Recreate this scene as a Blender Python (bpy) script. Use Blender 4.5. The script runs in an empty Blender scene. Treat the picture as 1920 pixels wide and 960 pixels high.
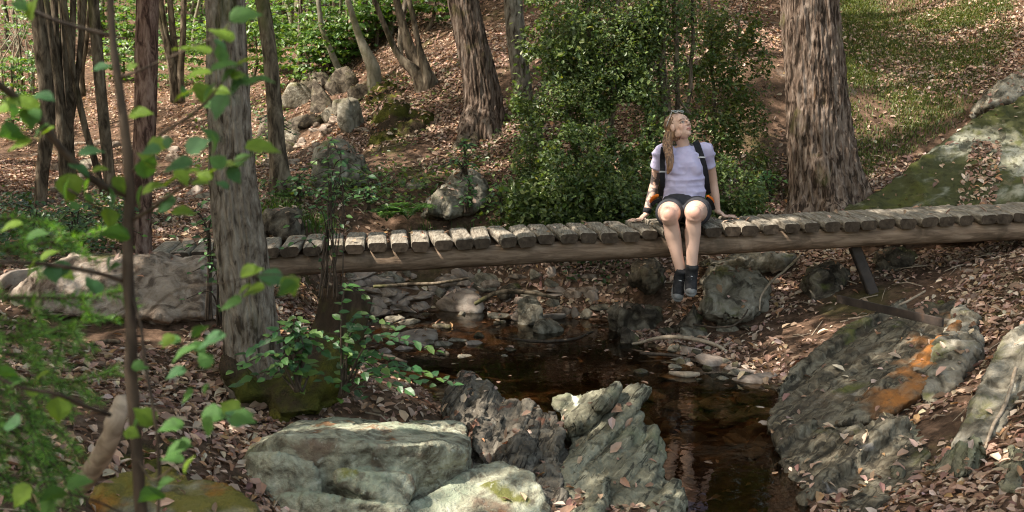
import bpy, bmesh, math
import numpy as np
from mathutils import Vector, Matrix
from mathutils.bvhtree import BVHTree

rng = np.random.default_rng(11)
SC = bpy.context.scene
SKY, SUNP, EXPO = .15, 2.8, 2.15
COL = SC.collection
K = 0.87                      # design units -> metres
FPX = 2130.0                  # focal length in photo pixels (1920 wide)
TH = math.radians(8.7)
CAM = np.array([0.0, 0.0, 2.4 * K])
R = math.radians

# ------------------------------------------------------------------ camera maths
def dirv(px, py):
    u = (px - 960.0) / FPX
    v = (480.0 - py) / FPX
    return np.array([u, math.cos(TH) + v * math.sin(TH), -math.sin(TH) + v * math.cos(TH)])

def P(px, py, d):
    """the point seen at photo pixel (px, py), d design units deep"""
    a = dirv(px, py)
    return CAM + a * (d * K / a[1])

def Wz(px, py, z=0.0):
    a = dirv(px, py)
    return CAM + a * ((z - CAM[2]) / a[2])

# ------------------------------------------------------------------ noise
def _h(ix, iy, iz, seed):
    n = (ix.astype(np.int64) * 374761393 + iy.astype(np.int64) * 668265263 + iz.astype(np.int64) * 1274126177 + seed * 974711) & 0xffffffff
    n = ((n ^ (n >> 13)) * 1274126177) & 0xffffffff
    n = (n ^ (n >> 16)) & 0xffffffff
    return n.astype(np.float64) / 4294967295.0 * 2 - 1

def vn(p, seed=0):
    p = np.asarray(p, float)
    i = np.floor(p).astype(np.int64)
    f = p - i
    f = f * f * f * (f * (f * 6 - 15) + 10)
    r = 0
    for dx in (0, 1):
        wx = f[:, 0] if dx else 1 - f[:, 0]
        for dy in (0, 1):
            wy = f[:, 1] if dy else 1 - f[:, 1]
            for dz in (0, 1):
                wz = f[:, 2] if dz else 1 - f[:, 2]
                r = r + wx * wy * wz * _h(i[:, 0] + dx, i[:, 1] + dy, i[:, 2] + dz, seed)
    return r

def fbm(p, freq, octs=4, gain=.5, seed=0):
    p = np.asarray(p, float) * freq
    a, s = 1.0, 0
    for o in range(octs):
        s = s + a * vn(p + 17.3 * o, seed + o)
        p = p * 2.03
        a *= gain
    return s

def ridg(p, freq, octs=3, gain=.5, seed=0):
    p = np.asarray(p, float) * freq
    a, s = 1.0, 0
    for o in range(octs):
        s = s + a * (1 - 2 * np.abs(vn(p + 9.1 * o, seed + o)))
        p = p * 2.1
        a *= gain
    return s

# ------------------------------------------------------------------ meshes and objects
def make_mesh(name, v, quads=None, tris=None, smooth=True, col=None, mats=None, mi=None):
    v = np.asarray(v, np.float32).reshape(-1, 3)
    q = np.zeros((0, 4), np.int32) if quads is None else np.asarray(quads, np.int32).reshape(-1, 4)
    t = np.zeros((0, 3), np.int32) if tris is None else np.asarray(tris, np.int32).reshape(-1, 3)
    me = bpy.data.meshes.new(name)
    me.vertices.add(len(v)); me.vertices.foreach_set('co', v.ravel())
    me.loops.add(q.size + t.size)
    me.loops.foreach_set('vertex_index', np.concatenate([q.ravel(), t.ravel()]).astype(np.int32))
    n = len(q) + len(t)
    me.polygons.add(n)
    st = np.concatenate([np.arange(len(q)) * 4, len(q) * 4 + np.arange(len(t)) * 3]).astype(np.int32)
    me.polygons.foreach_set('loop_start', st)
    me.polygons.foreach_set('use_smooth', np.full(n, smooth, bool))
    if mi is not None:
        me.polygons.foreach_set('material_index', np.asarray(mi, np.int32))
    me.update(calc_edges=True)
    if col is not None:
        c = np.ones((len(v), 4), np.float32)
        c[:, :3] = col
        at = me.color_attributes.new('col', 'FLOAT_COLOR', 'POINT')
        at.data.foreach_set('color', c.ravel())
    for m in (mats if isinstance(mats, (list, tuple)) else [mats]):
        if m is not None:
            me.materials.append(m)
    return me

def obj(name, v, quads=None, tris=None, mat=None, parent=None, col=None, smooth=True, mi=None, origin=None):
    """world-space vertices -> one object; local to its parent's base or to its own origin"""
    v = np.asarray(v, float).reshape(-1, 3)
    if parent is not None:
        o_ = np.array(parent['_o'])
    elif origin is not None:
        o_ = np.asarray(origin, float)
    else:
        o_ = np.array([(v[:, 0].min() + v[:, 0].max()) / 2, (v[:, 1].min() + v[:, 1].max()) / 2, v[:, 2].min()])
    me = make_mesh(name, v - o_, quads, tris, smooth, col, mat, mi)
    o = bpy.data.objects.new(name, me)
    COL.objects.link(o)
    o['_o'] = [float(x) for x in o_]
    if parent is not None:
        o.parent = parent
    else:
        o.location = o_
    return o

def tag(o, label, cat, group=None):
    o['label'] = label
    o['category'] = cat
    if group:
        o['group'] = group
    return o

def kind(o, k):
    o['kind'] = k
    return o

def thing(name, base, label, cat, group=None):
    o = bpy.data.objects.new(name, None)
    COL.objects.link(o)
    o.empty_display_size = .1
    o.location = base
    o['_o'] = [float(x) for x in base]
    return tag(o, label, cat, group)

def join(parts):
    """list of (v, quads, tris) -> one (v, quads, tris)"""
    V, Q, T, n = [], [], [], 0
    for v, q, t in parts:
        V.append(v)
        if q is not None and len(q): Q.append(np.asarray(q) + n)
        if t is not None and len(t): T.append(np.asarray(t) + n)
        n += len(v)
    return np.concatenate(V), (np.concatenate(Q) if Q else None), (np.concatenate(T) if T else None)

def unit(a):
    a = np.asarray(a, float)
    return a / (np.linalg.norm(a, axis=-1, keepdims=True) + 1e-12)

def frames(pts, ref=None):
    pts = np.asarray(pts, float)
    t = unit(np.gradient(pts, axis=0))
    if ref is None:
        ref = np.array([1.0, 0, 0]) if abs(t[0][0]) < .8 else np.array([0, 0, 1.0])
    ref = np.broadcast_to(np.asarray(ref, float), t.shape)
    s = unit(ref - (ref * t).sum(1, keepdims=True) * t)
    b = np.cross(t, s)
    return t, s, b

def resample(pts, rad, step):
    pts = np.asarray(pts, float); rad = np.asarray(rad, float)
    seg = np.linalg.norm(np.diff(pts, axis=0), axis=1)
    s = np.concatenate([[0], np.cumsum(seg)])
    n = max(3, int(s[-1] / step) + 1)
    # smooth (Catmull-like) by cubic Hermite on arclength
    m = np.gradient(pts, s, axis=0)
    x = np.linspace(0, s[-1], n)
    i = np.clip(np.searchsorted(s, x, side='right') - 1, 0, len(s) - 2)
    h = (s[i + 1] - s[i])[:, None]
    u = ((x - s[i]) / (s[i + 1] - s[i]))[:, None]
    p = (2*u**3-3*u**2+1)*pts[i] + (u**3-2*u**2+u)*h*m[i] + (-2*u**3+3*u**2)*pts[i+1] + (u**3-u**2)*h*m[i+1]
    if rad.ndim == 1:
        r = np.interp(x, s, rad)
    else:
        r = np.stack([np.interp(x, s, rad[:, k]) for k in range(rad.shape[1])], 1)
    return p, r, x

def tube(pts, rad, seg=8, step=None, ref=None, cap=True, mod=None):
    """lofted tube; rad (n,) or (n,2); mod(theta, s, p) multiplies the radius"""
    pts = np.asarray(pts, float); rad = np.asarray(rad, float)
    if step:
        pts, rad, s = resample(pts, rad, step)
    else:
        s = np.concatenate([[0], np.cumsum(np.linalg.norm(np.diff(pts, axis=0), axis=1))])
    if rad.ndim == 1: rad = np.stack([rad, rad], 1)
    t, a, b = frames(pts, ref)
    th = np.linspace(0, 2 * np.pi, seg, endpoint=False)
    n = len(pts)
    c, sn = np.cos(th), np.sin(th)
    ring = a[:, None, :] * (c[None, :, None] * rad[:, None, :1]) + b[:, None, :] * (sn[None, :, None] * rad[:, None, 1:2])
    if mod is not None:
        ring = ring * mod(np.broadcast_to(th, (n, seg)), np.broadcast_to(s[:, None], (n, seg)), pts[:, None, :] + ring)[:, :, None]
    v = (pts[:, None, :] + ring).reshape(-1, 3)
    i = np.arange(n - 1)[:, None]; j = np.arange(seg)[None, :]
    j2 = (j + 1) % seg
    q = np.stack([i*seg+j, i*seg+j2, (i+1)*seg+j2, (i+1)*seg+j], -1).reshape(-1, 4)
    tr = None
    if cap:
        v = np.concatenate([v, pts[:1] - t[:1]*rad[:1].min()*.35, pts[-1:] + t[-1:]*rad[-1:].min()*.35])
        k0, k1 = n * seg, n * seg + 1
        jj = np.arange(seg); jn = (jj + 1) % seg
        tr = np.concatenate([np.stack([jn, jj, np.full(seg, k0)], 1), np.stack([(n-1)*seg+jj, (n-1)*seg+jn, np.full(seg, k1)], 1)])
    return v, q, tr

def ellipsoid(c, r, M=None, nu=20, nv=12):
    u = np.linspace(0, 2*np.pi, nu, endpoint=False); w = np.linspace(0, np.pi, nv)[1:-1]
    p = np.stack([np.outer(np.sin(w), np.cos(u)), np.outer(np.sin(w), np.sin(u)), np.outer(np.cos(w), np.ones(nu))], -1).reshape(-1, 3)
    p = np.concatenate([p, [[0, 0, 1]], [[0, 0, -1]]]) * np.asarray(r)
    if M is not None: p = p @ np.asarray(M).T
    p = p + np.asarray(c)
    m = nv - 2
    i = np.arange(m - 1)[:, None]; j = np.arange(nu)[None, :]; j2 = (j + 1) % nu
    q = np.stack([i*nu+j, (i+1)*nu+j, (i+1)*nu+j2, i*nu+j2], -1).reshape(-1, 4)
    jj = np.arange(nu); jn = (jj + 1) % nu
    t = np.concatenate([np.stack([jj, jn, np.full(nu, m*nu)], 1), np.stack([(m-1)*nu+jn, (m-1)*nu+jj, np.full(nu, m*nu+1)], 1)])
    return p, q, t

def arrays(me):
    n = len(me.vertices)
    v = np.empty(n * 3, np.float32); me.vertices.foreach_get('co', v)
    v = v.reshape(-1, 3).astype(float)
    me.calc_loop_triangles()
    ls = np.empty(len(me.polygons), np.int32); me.polygons.foreach_get('loop_total', ls)
    li = np.empty(len(me.loops), np.int32); me.loops.foreach_get('vertex_index', li)
    st = np.empty(len(me.polygons), np.int32); me.polygons.foreach_get('loop_start', st)
    q = li[st[ls == 4][:, None] + np.arange(4)] if (ls == 4).any() else None
    t = li[st[ls == 3][:, None] + np.arange(3)] if (ls == 3).any() else None
    return v, q, t

def vnormals(v, q, t):
    n = np.zeros_like(v)
    for f in (q, t):
        if f is None or not len(f): continue
        a = np.cross(v[f[:, 2]] - v[f[:, 0]], v[f[:, -1]] - v[f[:, 1]]) if f.shape[1] == 4 else np.cross(v[f[:, 1]] - v[f[:, 0]], v[f[:, 2]] - v[f[:, 0]])
        for k in range(f.shape[1]):
            np.add.at(n, f[:, k], a)
    return unit(n)

def smooth_v(v, q, t, it=2, lam=.5, w=None):
    e = []
    for f in (q, t):
        if f is None or not len(f): continue
        for k in range(f.shape[1]):
            e.append(np.stack([f[:, k], f[:, (k+1) % f.shape[1]]], 1))
    e = np.concatenate(e); e = np.concatenate([e, e[:, ::-1]])
    cnt = np.bincount(e[:, 0], minlength=len(v))[:, None] + 1e-9
    for _ in range(it):
        s = np.stack([np.bincount(e[:, 0], weights=v[e[:, 1], k], minlength=len(v)) for k in range(3)], 1) / cnt
        l = lam if w is None else lam * w[:, None]
        v = v + (s - v) * l
    return v

def remesh(v, q, t, vox):
    me = make_mesh('tmp', v, q, t)
    o = bpy.data.objects.new('tmp', me); COL.objects.link(o)
    m = o.modifiers.new('r', 'REMESH'); m.mode = 'VOXEL'; m.voxel_size = vox; m.adaptivity = 0
    dg = bpy.context.evaluated_depsgraph_get(); dg.update()
    me2 = bpy.data.meshes.new_from_object(o.evaluated_get(dg))
    r = arrays(me2)
    bpy.data.objects.remove(o); bpy.data.meshes.remove(me); bpy.data.meshes.remove(me2)
    return r

def hull(pts):
    bm = bmesh.new()
    for p in pts: bm.verts.new(p)
    r = bmesh.ops.convex_hull(bm, input=bm.verts[:])
    dead = [g for g in set(r['geom_interior']) | set(r['geom_unused']) if isinstance(g, bmesh.types.BMVert)]
    bmesh.ops.delete(bm, geom=dead, context='VERTS')
    bmesh.ops.triangulate(bm, faces=bm.faces[:])
    bm.normal_update()
    bm.verts.index_update()
    v = np.array([x.co[:] for x in bm.verts]); t = np.array([[x.index for x in f.verts] for f in bm.faces])
    bm.free()
    return v, None, t

# ------------------------------------------------------------------ materials
def s2l(*c):
    return tuple(((x / 255) / 12.92 if x / 255 <= .04045 else ((x / 255 + .055) / 1.055) ** 2.4) for x in c)

def mat(name, ramp, scale=4, detail=6, stretch=(1, 1, 1), over=(), rough=.8, bump=.0, bscale=20, bstretch=None, attr=0.0, spec=.3,
        trans=0.0, tcol=(1.4, 1.5, .5), dist=.6, coord='Object', bdist=.02):
    """procedural material: a noise ramp, overlays masked by noise and by facing up, optional per-point colour, bump, translucency"""
    m = bpy.data.materials.new(name); m.use_nodes = True
    nt = m.node_tree; N = nt.nodes; L = nt.links
    N.clear()
    out = N.new('ShaderNodeOutputMaterial'); bs = N.new('ShaderNodeBsdfPrincipled')
    tc = N.new('ShaderNodeTexCoord')
    geo = N.new('ShaderNodeNewGeometry')
    def noise(sc, st, det, off=0, ds=0, rot=None):
        mp = N.new('ShaderNodeMapping'); mp.inputs['Scale'].default_value = st
        if rot is not None:                                # stretch along a tilted bedding plane
            mp.vector_type = 'TEXTURE'; mp.inputs['Scale'].default_value = tuple(1 / x for x in st)
            mp.inputs['Rotation'].default_value = Vector(rot).to_track_quat('Z', 'Y').to_euler()
        mp.inputs['Location'].default_value = (off, off * 1.7, off * .6)
        L.new(tc.outputs[coord], mp.inputs['Vector'])
        n = N.new('ShaderNodeTexNoise'); n.inputs['Scale'].default_value = sc; n.inputs['Detail'].default_value = det
        n.inputs['Roughness'].default_value = .6; n.inputs['Distortion'].default_value = ds
        L.new(mp.outputs[0], n.inputs['Vector'])
        return n.outputs['Fac']
    def mr(val, lo, hi):
        r = N.new('ShaderNodeMapRange'); r.interpolation_type = 'SMOOTHSTEP'
        r.inputs['From Min'].default_value = lo; r.inputs['From Max'].default_value = hi
        L.new(val, r.inputs['Value']); return r.outputs[0]
    def mul(a, b):
        x = N.new('ShaderNodeMath'); x.operation = 'MULTIPLY'
        for k, s in ((0, a), (1, b)):
            if isinstance(s, float): x.inputs[k].default_value = s
            else: L.new(s, x.inputs[k])
        return x.outputs[0]
    def mix(f, a, b, mode='MIX'):
        x = N.new('ShaderNodeMix'); x.data_type = 'RGBA'; x.blend_type = mode
        if isinstance(f, float): x.inputs[0].default_value = f
        else: L.new(f, x.inputs[0])
        for k, s in ((6, a), (7, b)):
            if isinstance(s, tuple): x.inputs[k].default_value = (*s[:3], 1)
            else: L.new(s, x.inputs[k])
        return x.outputs[2]
    rp = N.new('ShaderNodeValToRGB')
    el = rp.color_ramp.elements
    for k, (pos, c) in enumerate(ramp):
        e = el[k] if k < 2 else el.new(pos)
        e.position = pos; e.color = (*c, 1)
    L.new(noise(scale, stretch, detail, 0, dist), rp.inputs[0])
    c = rp.outputs[0]
    if attr:
        a = N.new('ShaderNodeAttribute'); a.attribute_name = 'col'
        c = mix(float(attr), c, a.outputs['Color'])
    for k, o in enumerate(over):
        f = mr(noise(o.get('scale', 5), o.get('stretch', (1, 1, 1)), o.get('detail', 6), 3.1 * (k + 1) + o.get('seed', 0), o.get('ds', .3), o.get('rot')), o['lo'], o['hi'])
        if 'up' in o:
            sp = N.new('ShaderNodeSeparateXYZ'); L.new(geo.outputs['Normal'], sp.inputs[0])
            f = mul(f, mr(sp.outputs[2], *o['up']))
        if 'amt' in o: f = mul(f, float(o['amt']))
        if o.get('attr'):
            aa = N.new('ShaderNodeAttribute'); aa.attribute_name = 'col'
            sx = N.new('ShaderNodeSeparateColor'); L.new(aa.outputs['Color'], sx.inputs[0]); f = mul(f, sx.outputs[0])
        c = mix(f, c, o['col'])
    L.new(c, bs.inputs['Base Color'])
    bs.inputs['Roughness'].default_value = rough
    bs.inputs['Specular IOR Level'].default_value = spec
    if bump:
        b = N.new('ShaderNodeBump'); b.inputs['Strength'].default_value = bump; b.inputs['Distance'].default_value = bdist
        L.new(noise(bscale, bstretch or stretch, 8, 1.3), b.inputs['Height']); L.new(b.outputs[0], bs.inputs['Normal'])
    sh = bs.outputs[0]
    if trans:
        tr = N.new('ShaderNodeBsdfTranslucent')
        L.new(mix(1.0, c, tcol, 'MULTIPLY'), tr.inputs['Color'])
        ms = N.new('ShaderNodeMixShader'); ms.inputs[0].default_value = trans
        L.new(sh, ms.inputs[1]); L.new(tr.outputs[0], ms.inputs[2]); sh = ms.outputs[0]
    L.new(sh, out.inputs['Surface'])
    return m

MOSS = (.05, .065, .012)
MOSSY = (.12, .11, .02)
# bedding planes of the slates and of the bank rock
BEDDING = [tuple(unit(np.cross(p - q, np.array(n)))) for p, q, n in ((P(1150,740,7.3), P(1055,860,6.9), (0, -.85, .5)), (P(960,740,7.5), P(900,860,6.9), (.2, -.85, .5)), (P(1745,560,9.4), P(1450,780,7.8), (-.58, -.30, .76)))]
M = {}
M['soil'] = mat('forest_soil', [(.3, (.035, .022, .014)), (.5, (.085, .052, .034)), (.7, (.16, .10, .068))], 14, 8, bump=.7, bscale=30, rough=.95, spec=.1,
                over=[dict(col=(.05, .05, .015), scale=1.3, lo=.56, hi=.68, amt=.6), dict(col=(.2, .17, .14), scale=2.2, lo=.6, hi=.7, amt=.45)])
M['litter'] = mat('dry_leaf', [(0, (.2, .1, .06)), (1, (.4, .26, .18))], 3, attr=1.0, rough=.6, spec=.25, trans=.12, tcol=(1.3, .9, .6))
M['leaf'] = mat('green_leaf', [(0, (.04, .08, .02)), (1, (.07, .12, .03))], 3, attr=1.0, rough=.42, spec=.45, trans=.38, tcol=(1.7, 1.7, .45))
M['hazel'] = mat('hazel_leaf', [(.35, (.02, .05, .02)), (.65, (.05, .09, .03))], 60, 3, attr=.92, rough=.55, spec=.22, trans=.4, tcol=(1.8, 1.7, .3), bump=.3, bscale=90)
M['glossy'] = mat('evergreen_leaf', [(0, (.02, .05, .02)), (1, (.05, .08, .03))], 3, attr=1.0, rough=.42, spec=.4, trans=.3, tcol=(1.6, 1.7, .4))
M['needle'] = mat('spruce_needle', [(0, (.04, .1, .02)), (1, (.07, .15, .03))], 3, attr=1.0, rough=.5, spec=.3, trans=.3, tcol=(1.5, 1.6, .4))
M['grass'] = mat('grass_blade', [(0, (.04, .07, .02)), (1, (.08, .12, .03))], 3, attr=1.0, rough=.5, spec=.3, trans=.3, tcol=(1.5, 1.5, .5))
BK = dict(rough=.92, spec=.12)
M['bark_grey'] = mat('grey_bark', [(.38, (.045, .034, .024)), (.47, (.13, .105, .08)), (.58, (.2, .168, .132)), (.7, (.29, .25, .2))], 24, 9, (1, 1, .34), bump=1, bscale=34, bdist=.02,
                     over=[dict(col=(.2, .2, .14), scale=3.5, lo=.58, hi=.68, amt=.4), dict(col=MOSS, scale=2.5, lo=.56, hi=.68, stretch=(1, 1, .4), amt=.45)], **BK)
M['bark_brown'] = mat('brown_bark', [(.41, (.03, .02, .014)), (.48, (.1, .068, .05)), (.57, (.165, .122, .095)), (.7, (.24, .19, .155))], 27, 9, (1, 1, .16), bump=1, bscale=26, bdist=.025,
                      over=[dict(col=(.2, .1, .04), scale=2.2, lo=.62, hi=.72, stretch=(1, 1, .3), amt=.6), dict(col=(.08, .075, .022), scale=3, lo=.57, hi=.7, amt=.55)], **BK)
M['bark_red'] = mat('reddish_bark', [(.40, (.045, .025, .019)), (.48, (.12, .07, .053)), (.57, (.2, .13, .1)), (.7, (.29, .2, .16))], 20, 8, (1, 1, .3), bump=.8, bscale=30, bdist=.015, **BK)
M['bark_dark'] = mat('dark_bark', [(.38, (.034, .025, .017)), (.5, (.105, .08, .056)), (.64, (.2, .16, .115))], 16, 8, (1, 1, .3), bump=.6, bscale=50, bdist=.01,
                     over=[dict(col=(.09, .1, .03), scale=2, lo=.55, hi=.68, stretch=(1, 1, .3), amt=.5)], **BK)
M['bark_pale'] = mat('pale_bark', [(.3, (.1, .09, .06)), (.55, (.22, .2, .15)), (.75, (.34, .31, .25))], 14, 8, (1, 1, .5), bump=.4, bscale=40, bdist=.008,
                     over=[dict(col=(.1, .11, .03), scale=2, lo=.55, hi=.68, amt=.6)], **BK)
M['twig'] = mat('twig_bark', [(.35, (.022, .015, .01)), (.6, (.062, .044, .03))], 30, 5, (1, 1, .4), bump=.3, bscale=80, bdist=.004, rough=.7, spec=.25)
M['deadwood'] = mat('dead_wood', [(.3, (.15, .11, .075)), (.6, (.34, .27, .2))], 22, 6, (1, 1, 1), bump=.3, bscale=60, bdist=.004, rough=.85, spec=.15)
M['stump'] = mat('rotten_wood', [(.3, (.016, .011, .008)), (.6, (.05, .034, .022)), (.8, (.1, .07, .045))], 12, 8, (1, 1, .3), bump=.9, bscale=30, rough=.95, spec=.1,
                 over=[dict(col=(.07, .075, .016), scale=2.2, lo=.52, hi=.66, amt=.8)])
M['moss_root'] = mat('mossy_root', [(.3, (.03, .03, .01)), (.55, (.08, .08, .018)), (.75, (.16, .14, .03))], 9, 8, bump=1.0, bscale=60, rough=1, spec=.05,
                     over=[dict(col=(.05, .036, .024), scale=2.4, lo=.48, hi=.62)])
RB = dict(rough=.88, spec=.2)
M['boulder'] = mat('lichen_boulder', [(.36, (.08, .068, .047)), (.47, (.2, .19, .138)), (.56, (.285, .28, .205)), (.68, (.4, .395, .305))], 7, 13, bump=1, bscale=34, bdist=.022, dist=1.6,
                   over=[dict(col=(.25, .285, .205), scale=2.6, lo=.46, hi=.62, amt=.75, up=(.2, .85)), dict(col=(.075, .06, .042), scale=13, lo=.55, hi=.66, amt=.75, seed=15), dict(col=(.23, .1, .04), scale=4.5, lo=.61, hi=.68, amt=.8),
                         dict(col=(.13, .08, .055), scale=3.4, lo=.58, hi=.68, amt=.7, seed=5), dict(col=(.1, .1, .02), scale=3, lo=.62, hi=.7, seed=9, amt=.9),
                         dict(col=(.42, .42, .36), scale=22, lo=.62, hi=.7, amt=.5)], **RB)
M['orange_boulder'] = mat('rust_moss_rock', [(.38, (.06, .05, .035)), (.5, (.15, .14, .1)), (.66, (.27, .25, .19))], 7, 13, bump=1, bscale=30, rough=.9, spec=.15, over=[dict(col=(.13, .11, .02), scale=2.2, lo=.46, hi=.58, up=(.3, .8), amt=.9), dict(col=(.26, .11, .02), scale=2.6, lo=.54, hi=.64, seed=4, amt=.8)])
M['slate'] = mat('olive_slate', [(.32, (.055, .05, .034)), (.5, (.145, .135, .095)), (.68, (.24, .225, .16))], 7, 12, (1, 1, 1), bump=1, bscale=26, bdist=.02, dist=1.4,
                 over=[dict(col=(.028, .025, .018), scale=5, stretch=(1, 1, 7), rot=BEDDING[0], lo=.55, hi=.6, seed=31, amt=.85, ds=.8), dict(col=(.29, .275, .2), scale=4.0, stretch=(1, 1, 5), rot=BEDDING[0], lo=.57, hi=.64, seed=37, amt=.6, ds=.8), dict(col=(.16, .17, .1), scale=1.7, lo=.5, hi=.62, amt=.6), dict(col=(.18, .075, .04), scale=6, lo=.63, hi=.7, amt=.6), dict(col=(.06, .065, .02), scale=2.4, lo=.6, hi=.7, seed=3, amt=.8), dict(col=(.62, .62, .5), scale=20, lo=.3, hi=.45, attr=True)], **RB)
M['slate_dark'] = mat('dark_slate', [(.3, (.035, .03, .024)), (.5, (.095, .08, .062)), (.7, (.18, .155, .12))], 7, 10, bump=.9, bscale=30, bdist=.02, dist=1.4,
                      over=[dict(col=(.018, .015, .012), scale=6, stretch=(1, 1, 7), rot=BEDDING[1], lo=.55, hi=.6, seed=31, amt=.85, ds=.8), dict(col=(.2, .175, .14), scale=4.800000000000001, stretch=(1, 1, 5), rot=BEDDING[1], lo=.57, hi=.64, seed=37, amt=.6, ds=.8), dict(col=(.16, .06, .035), scale=5, lo=.6, hi=.68, amt=.6), dict(col=(.09, .09, .02), scale=2.4, lo=.58, hi=.7, amt=.8), dict(col=(.22, .2, .17), scale=16, lo=.62, hi=.7, amt=.5)], **RB)
M['rock_grey'] = mat('grey_rock', [(.37, (.06, .05, .036)), (.48, (.165, .145, .11)), (.58, (.24, .215, .17)), (.7, (.36, .33, .27))], 6, 13, bump=1, bscale=24, dist=1,
                     over=[dict(col=(.1, .1, .028), scale=2, lo=.54, hi=.66, up=(.1, .8), amt=.8), dict(col=(.42, .4, .34), scale=9, lo=.62, hi=.7, amt=.5)], **RB)
M['rock_warm'] = mat('pale_brown_rock', [(.38, (.085, .06, .044)), (.48, (.2, .155, .12)), (.58, (.28, .225, .18)), (.7, (.38, .32, .265))], 8, 13, bump=1, bscale=24, dist=1,
                     over=[dict(col=(.07, .065, .02), scale=1.1, lo=.6, hi=.66, amt=.9), dict(col=(.09, .065, .045), scale=4, lo=.58, hi=.68, amt=.6)], **RB)
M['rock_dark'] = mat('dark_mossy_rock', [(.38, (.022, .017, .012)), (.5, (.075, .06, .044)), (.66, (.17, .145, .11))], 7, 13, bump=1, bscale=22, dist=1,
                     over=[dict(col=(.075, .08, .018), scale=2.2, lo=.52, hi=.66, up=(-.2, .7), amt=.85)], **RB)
M['moss_slope'] = mat('mossy_bedrock', [(.3, (.1, .095, .06)), (.5, (.2, .19, .135)), (.72, (.34, .33, .26))], 3, 10, (1, 1, 1), bump=.6, bscale=18, dist=1.3,
                      over=[dict(col=(.05, .045, .03), scale=2.2, stretch=(1, 1, 7), rot=(-.62, -.28, .73), lo=.55, hi=.6, seed=31, amt=.85, ds=.8), dict(col=(.33, .32, .26), scale=1.7600000000000002, stretch=(1, 1, 5), rot=(-.62, -.28, .73), lo=.57, hi=.64, seed=37, amt=.6, ds=.8), dict(col=(.036, .038, .01), scale=.9, lo=.38, hi=.45, amt=.95, detail=7), dict(col=(.065, .068, .016), scale=3.2, lo=.52, hi=.62, amt=.8, seed=6), dict(col=(.02, .022, .008), scale=15, lo=.52, hi=.66, amt=.7, seed=16), dict(col=(.12, .1, .06), scale=9, lo=.6, hi=.68, amt=.6, seed=18),
                            dict(col=(.3, .3, .25), scale=2.2, lo=.56, hi=.72, seed=2, amt=.6, stretch=(1, 1, 3), rot=(-.3, .2, .93))], **RB)
M['bank_rock'] = mat('stained_bedrock', [(.36, (.03, .024, .016)), (.5, (.085, .07, .048)), (.66, (.165, .145, .105))], 8, 13, (1, 1, 1), bump=.8, bscale=22, dist=1.5, attr=0.0,
                     over=[dict(col=(.024, .02, .014), scale=4, stretch=(1, 1, 7), rot=BEDDING[2], lo=.55, hi=.6, seed=31, amt=.85, ds=.8), dict(col=(.2, .175, .13), scale=3.2, stretch=(1, 1, 5), rot=BEDDING[2], lo=.57, hi=.64, seed=37, amt=.6, ds=.8), dict(col=(.08, .085, .018), scale=1.7, lo=.57, hi=.68, amt=.8), dict(col=(.06, .045, .03), scale=2.5, lo=.55, hi=.65, seed=4, amt=.6),
                            dict(col=(.29, .115, .03), scale=16, lo=.2, hi=.5, seed=8, attr=True), dict(col=(.23, .21, .2), scale=5, lo=.62, hi=.72, seed=12, amt=.5)], **RB)
M['pebble'] = mat('stream_stone', [(.3, (.12, .09, .07)), (.5, (.24, .19, .155)), (.72, (.38, .33, .28))], 6, 8, bump=.5, bscale=30, rough=.75, spec=.3,
                  over=[dict(col=(.09, .075, .04), scale=3, lo=.55, hi=.65, amt=.7)])
M['plank'] = mat('weathered_plank', [(.33, (.085, .068, .05)), (.5, (.19, .162, .128)), (.68, (.31, .272, .222))], 11, 9, (6, .6, 3), bump=.5, bscale=14, bstretch=(6, .5, 3), bdist=.008, rough=.85, spec=.15,
                 over=[dict(col=(.1, .085, .06), scale=3, lo=.56, hi=.68, amt=.6), dict(col=(.12, .12, .06), scale=2, lo=.6, hi=.7, amt=.4)])
M['endgrain'] = mat('dark_end_grain', [(.3, (.028, .02, .014)), (.6, (.07, .052, .038)), (.8, (.12, .09, .066))], 22, 6, bump=.4, bscale=40, bdist=.006, rough=.95, spec=.08)
M['log'] = mat('stripped_log', [(.3, (.075, .05, .033)), (.5, (.16, .11, .075)), (.72, (.27, .195, .14))], 6, 8, (.5, 5, 5), bump=.5, bscale=18, bdist=.008, rough=.85, spec=.15,
               over=[dict(col=(.05, .036, .024), scale=2.4, lo=.55, hi=.68, amt=.7)])
M['steel'] = mat('rusty_steel', [(.3, (.018, .014, .012)), (.6, (.045, .033, .027)), (.8, (.085, .05, .032))], 9, 7, bump=.2, bscale=40, bdist=.003, rough=.7, spec=.3)
M['pale_patch'] = mat('pale_mark', [(.3, (.5, .5, .42)), (.7, (.75, .75, .66))], 20, 5, rough=.8)  # plain pale colour, not used on any mesh
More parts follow.
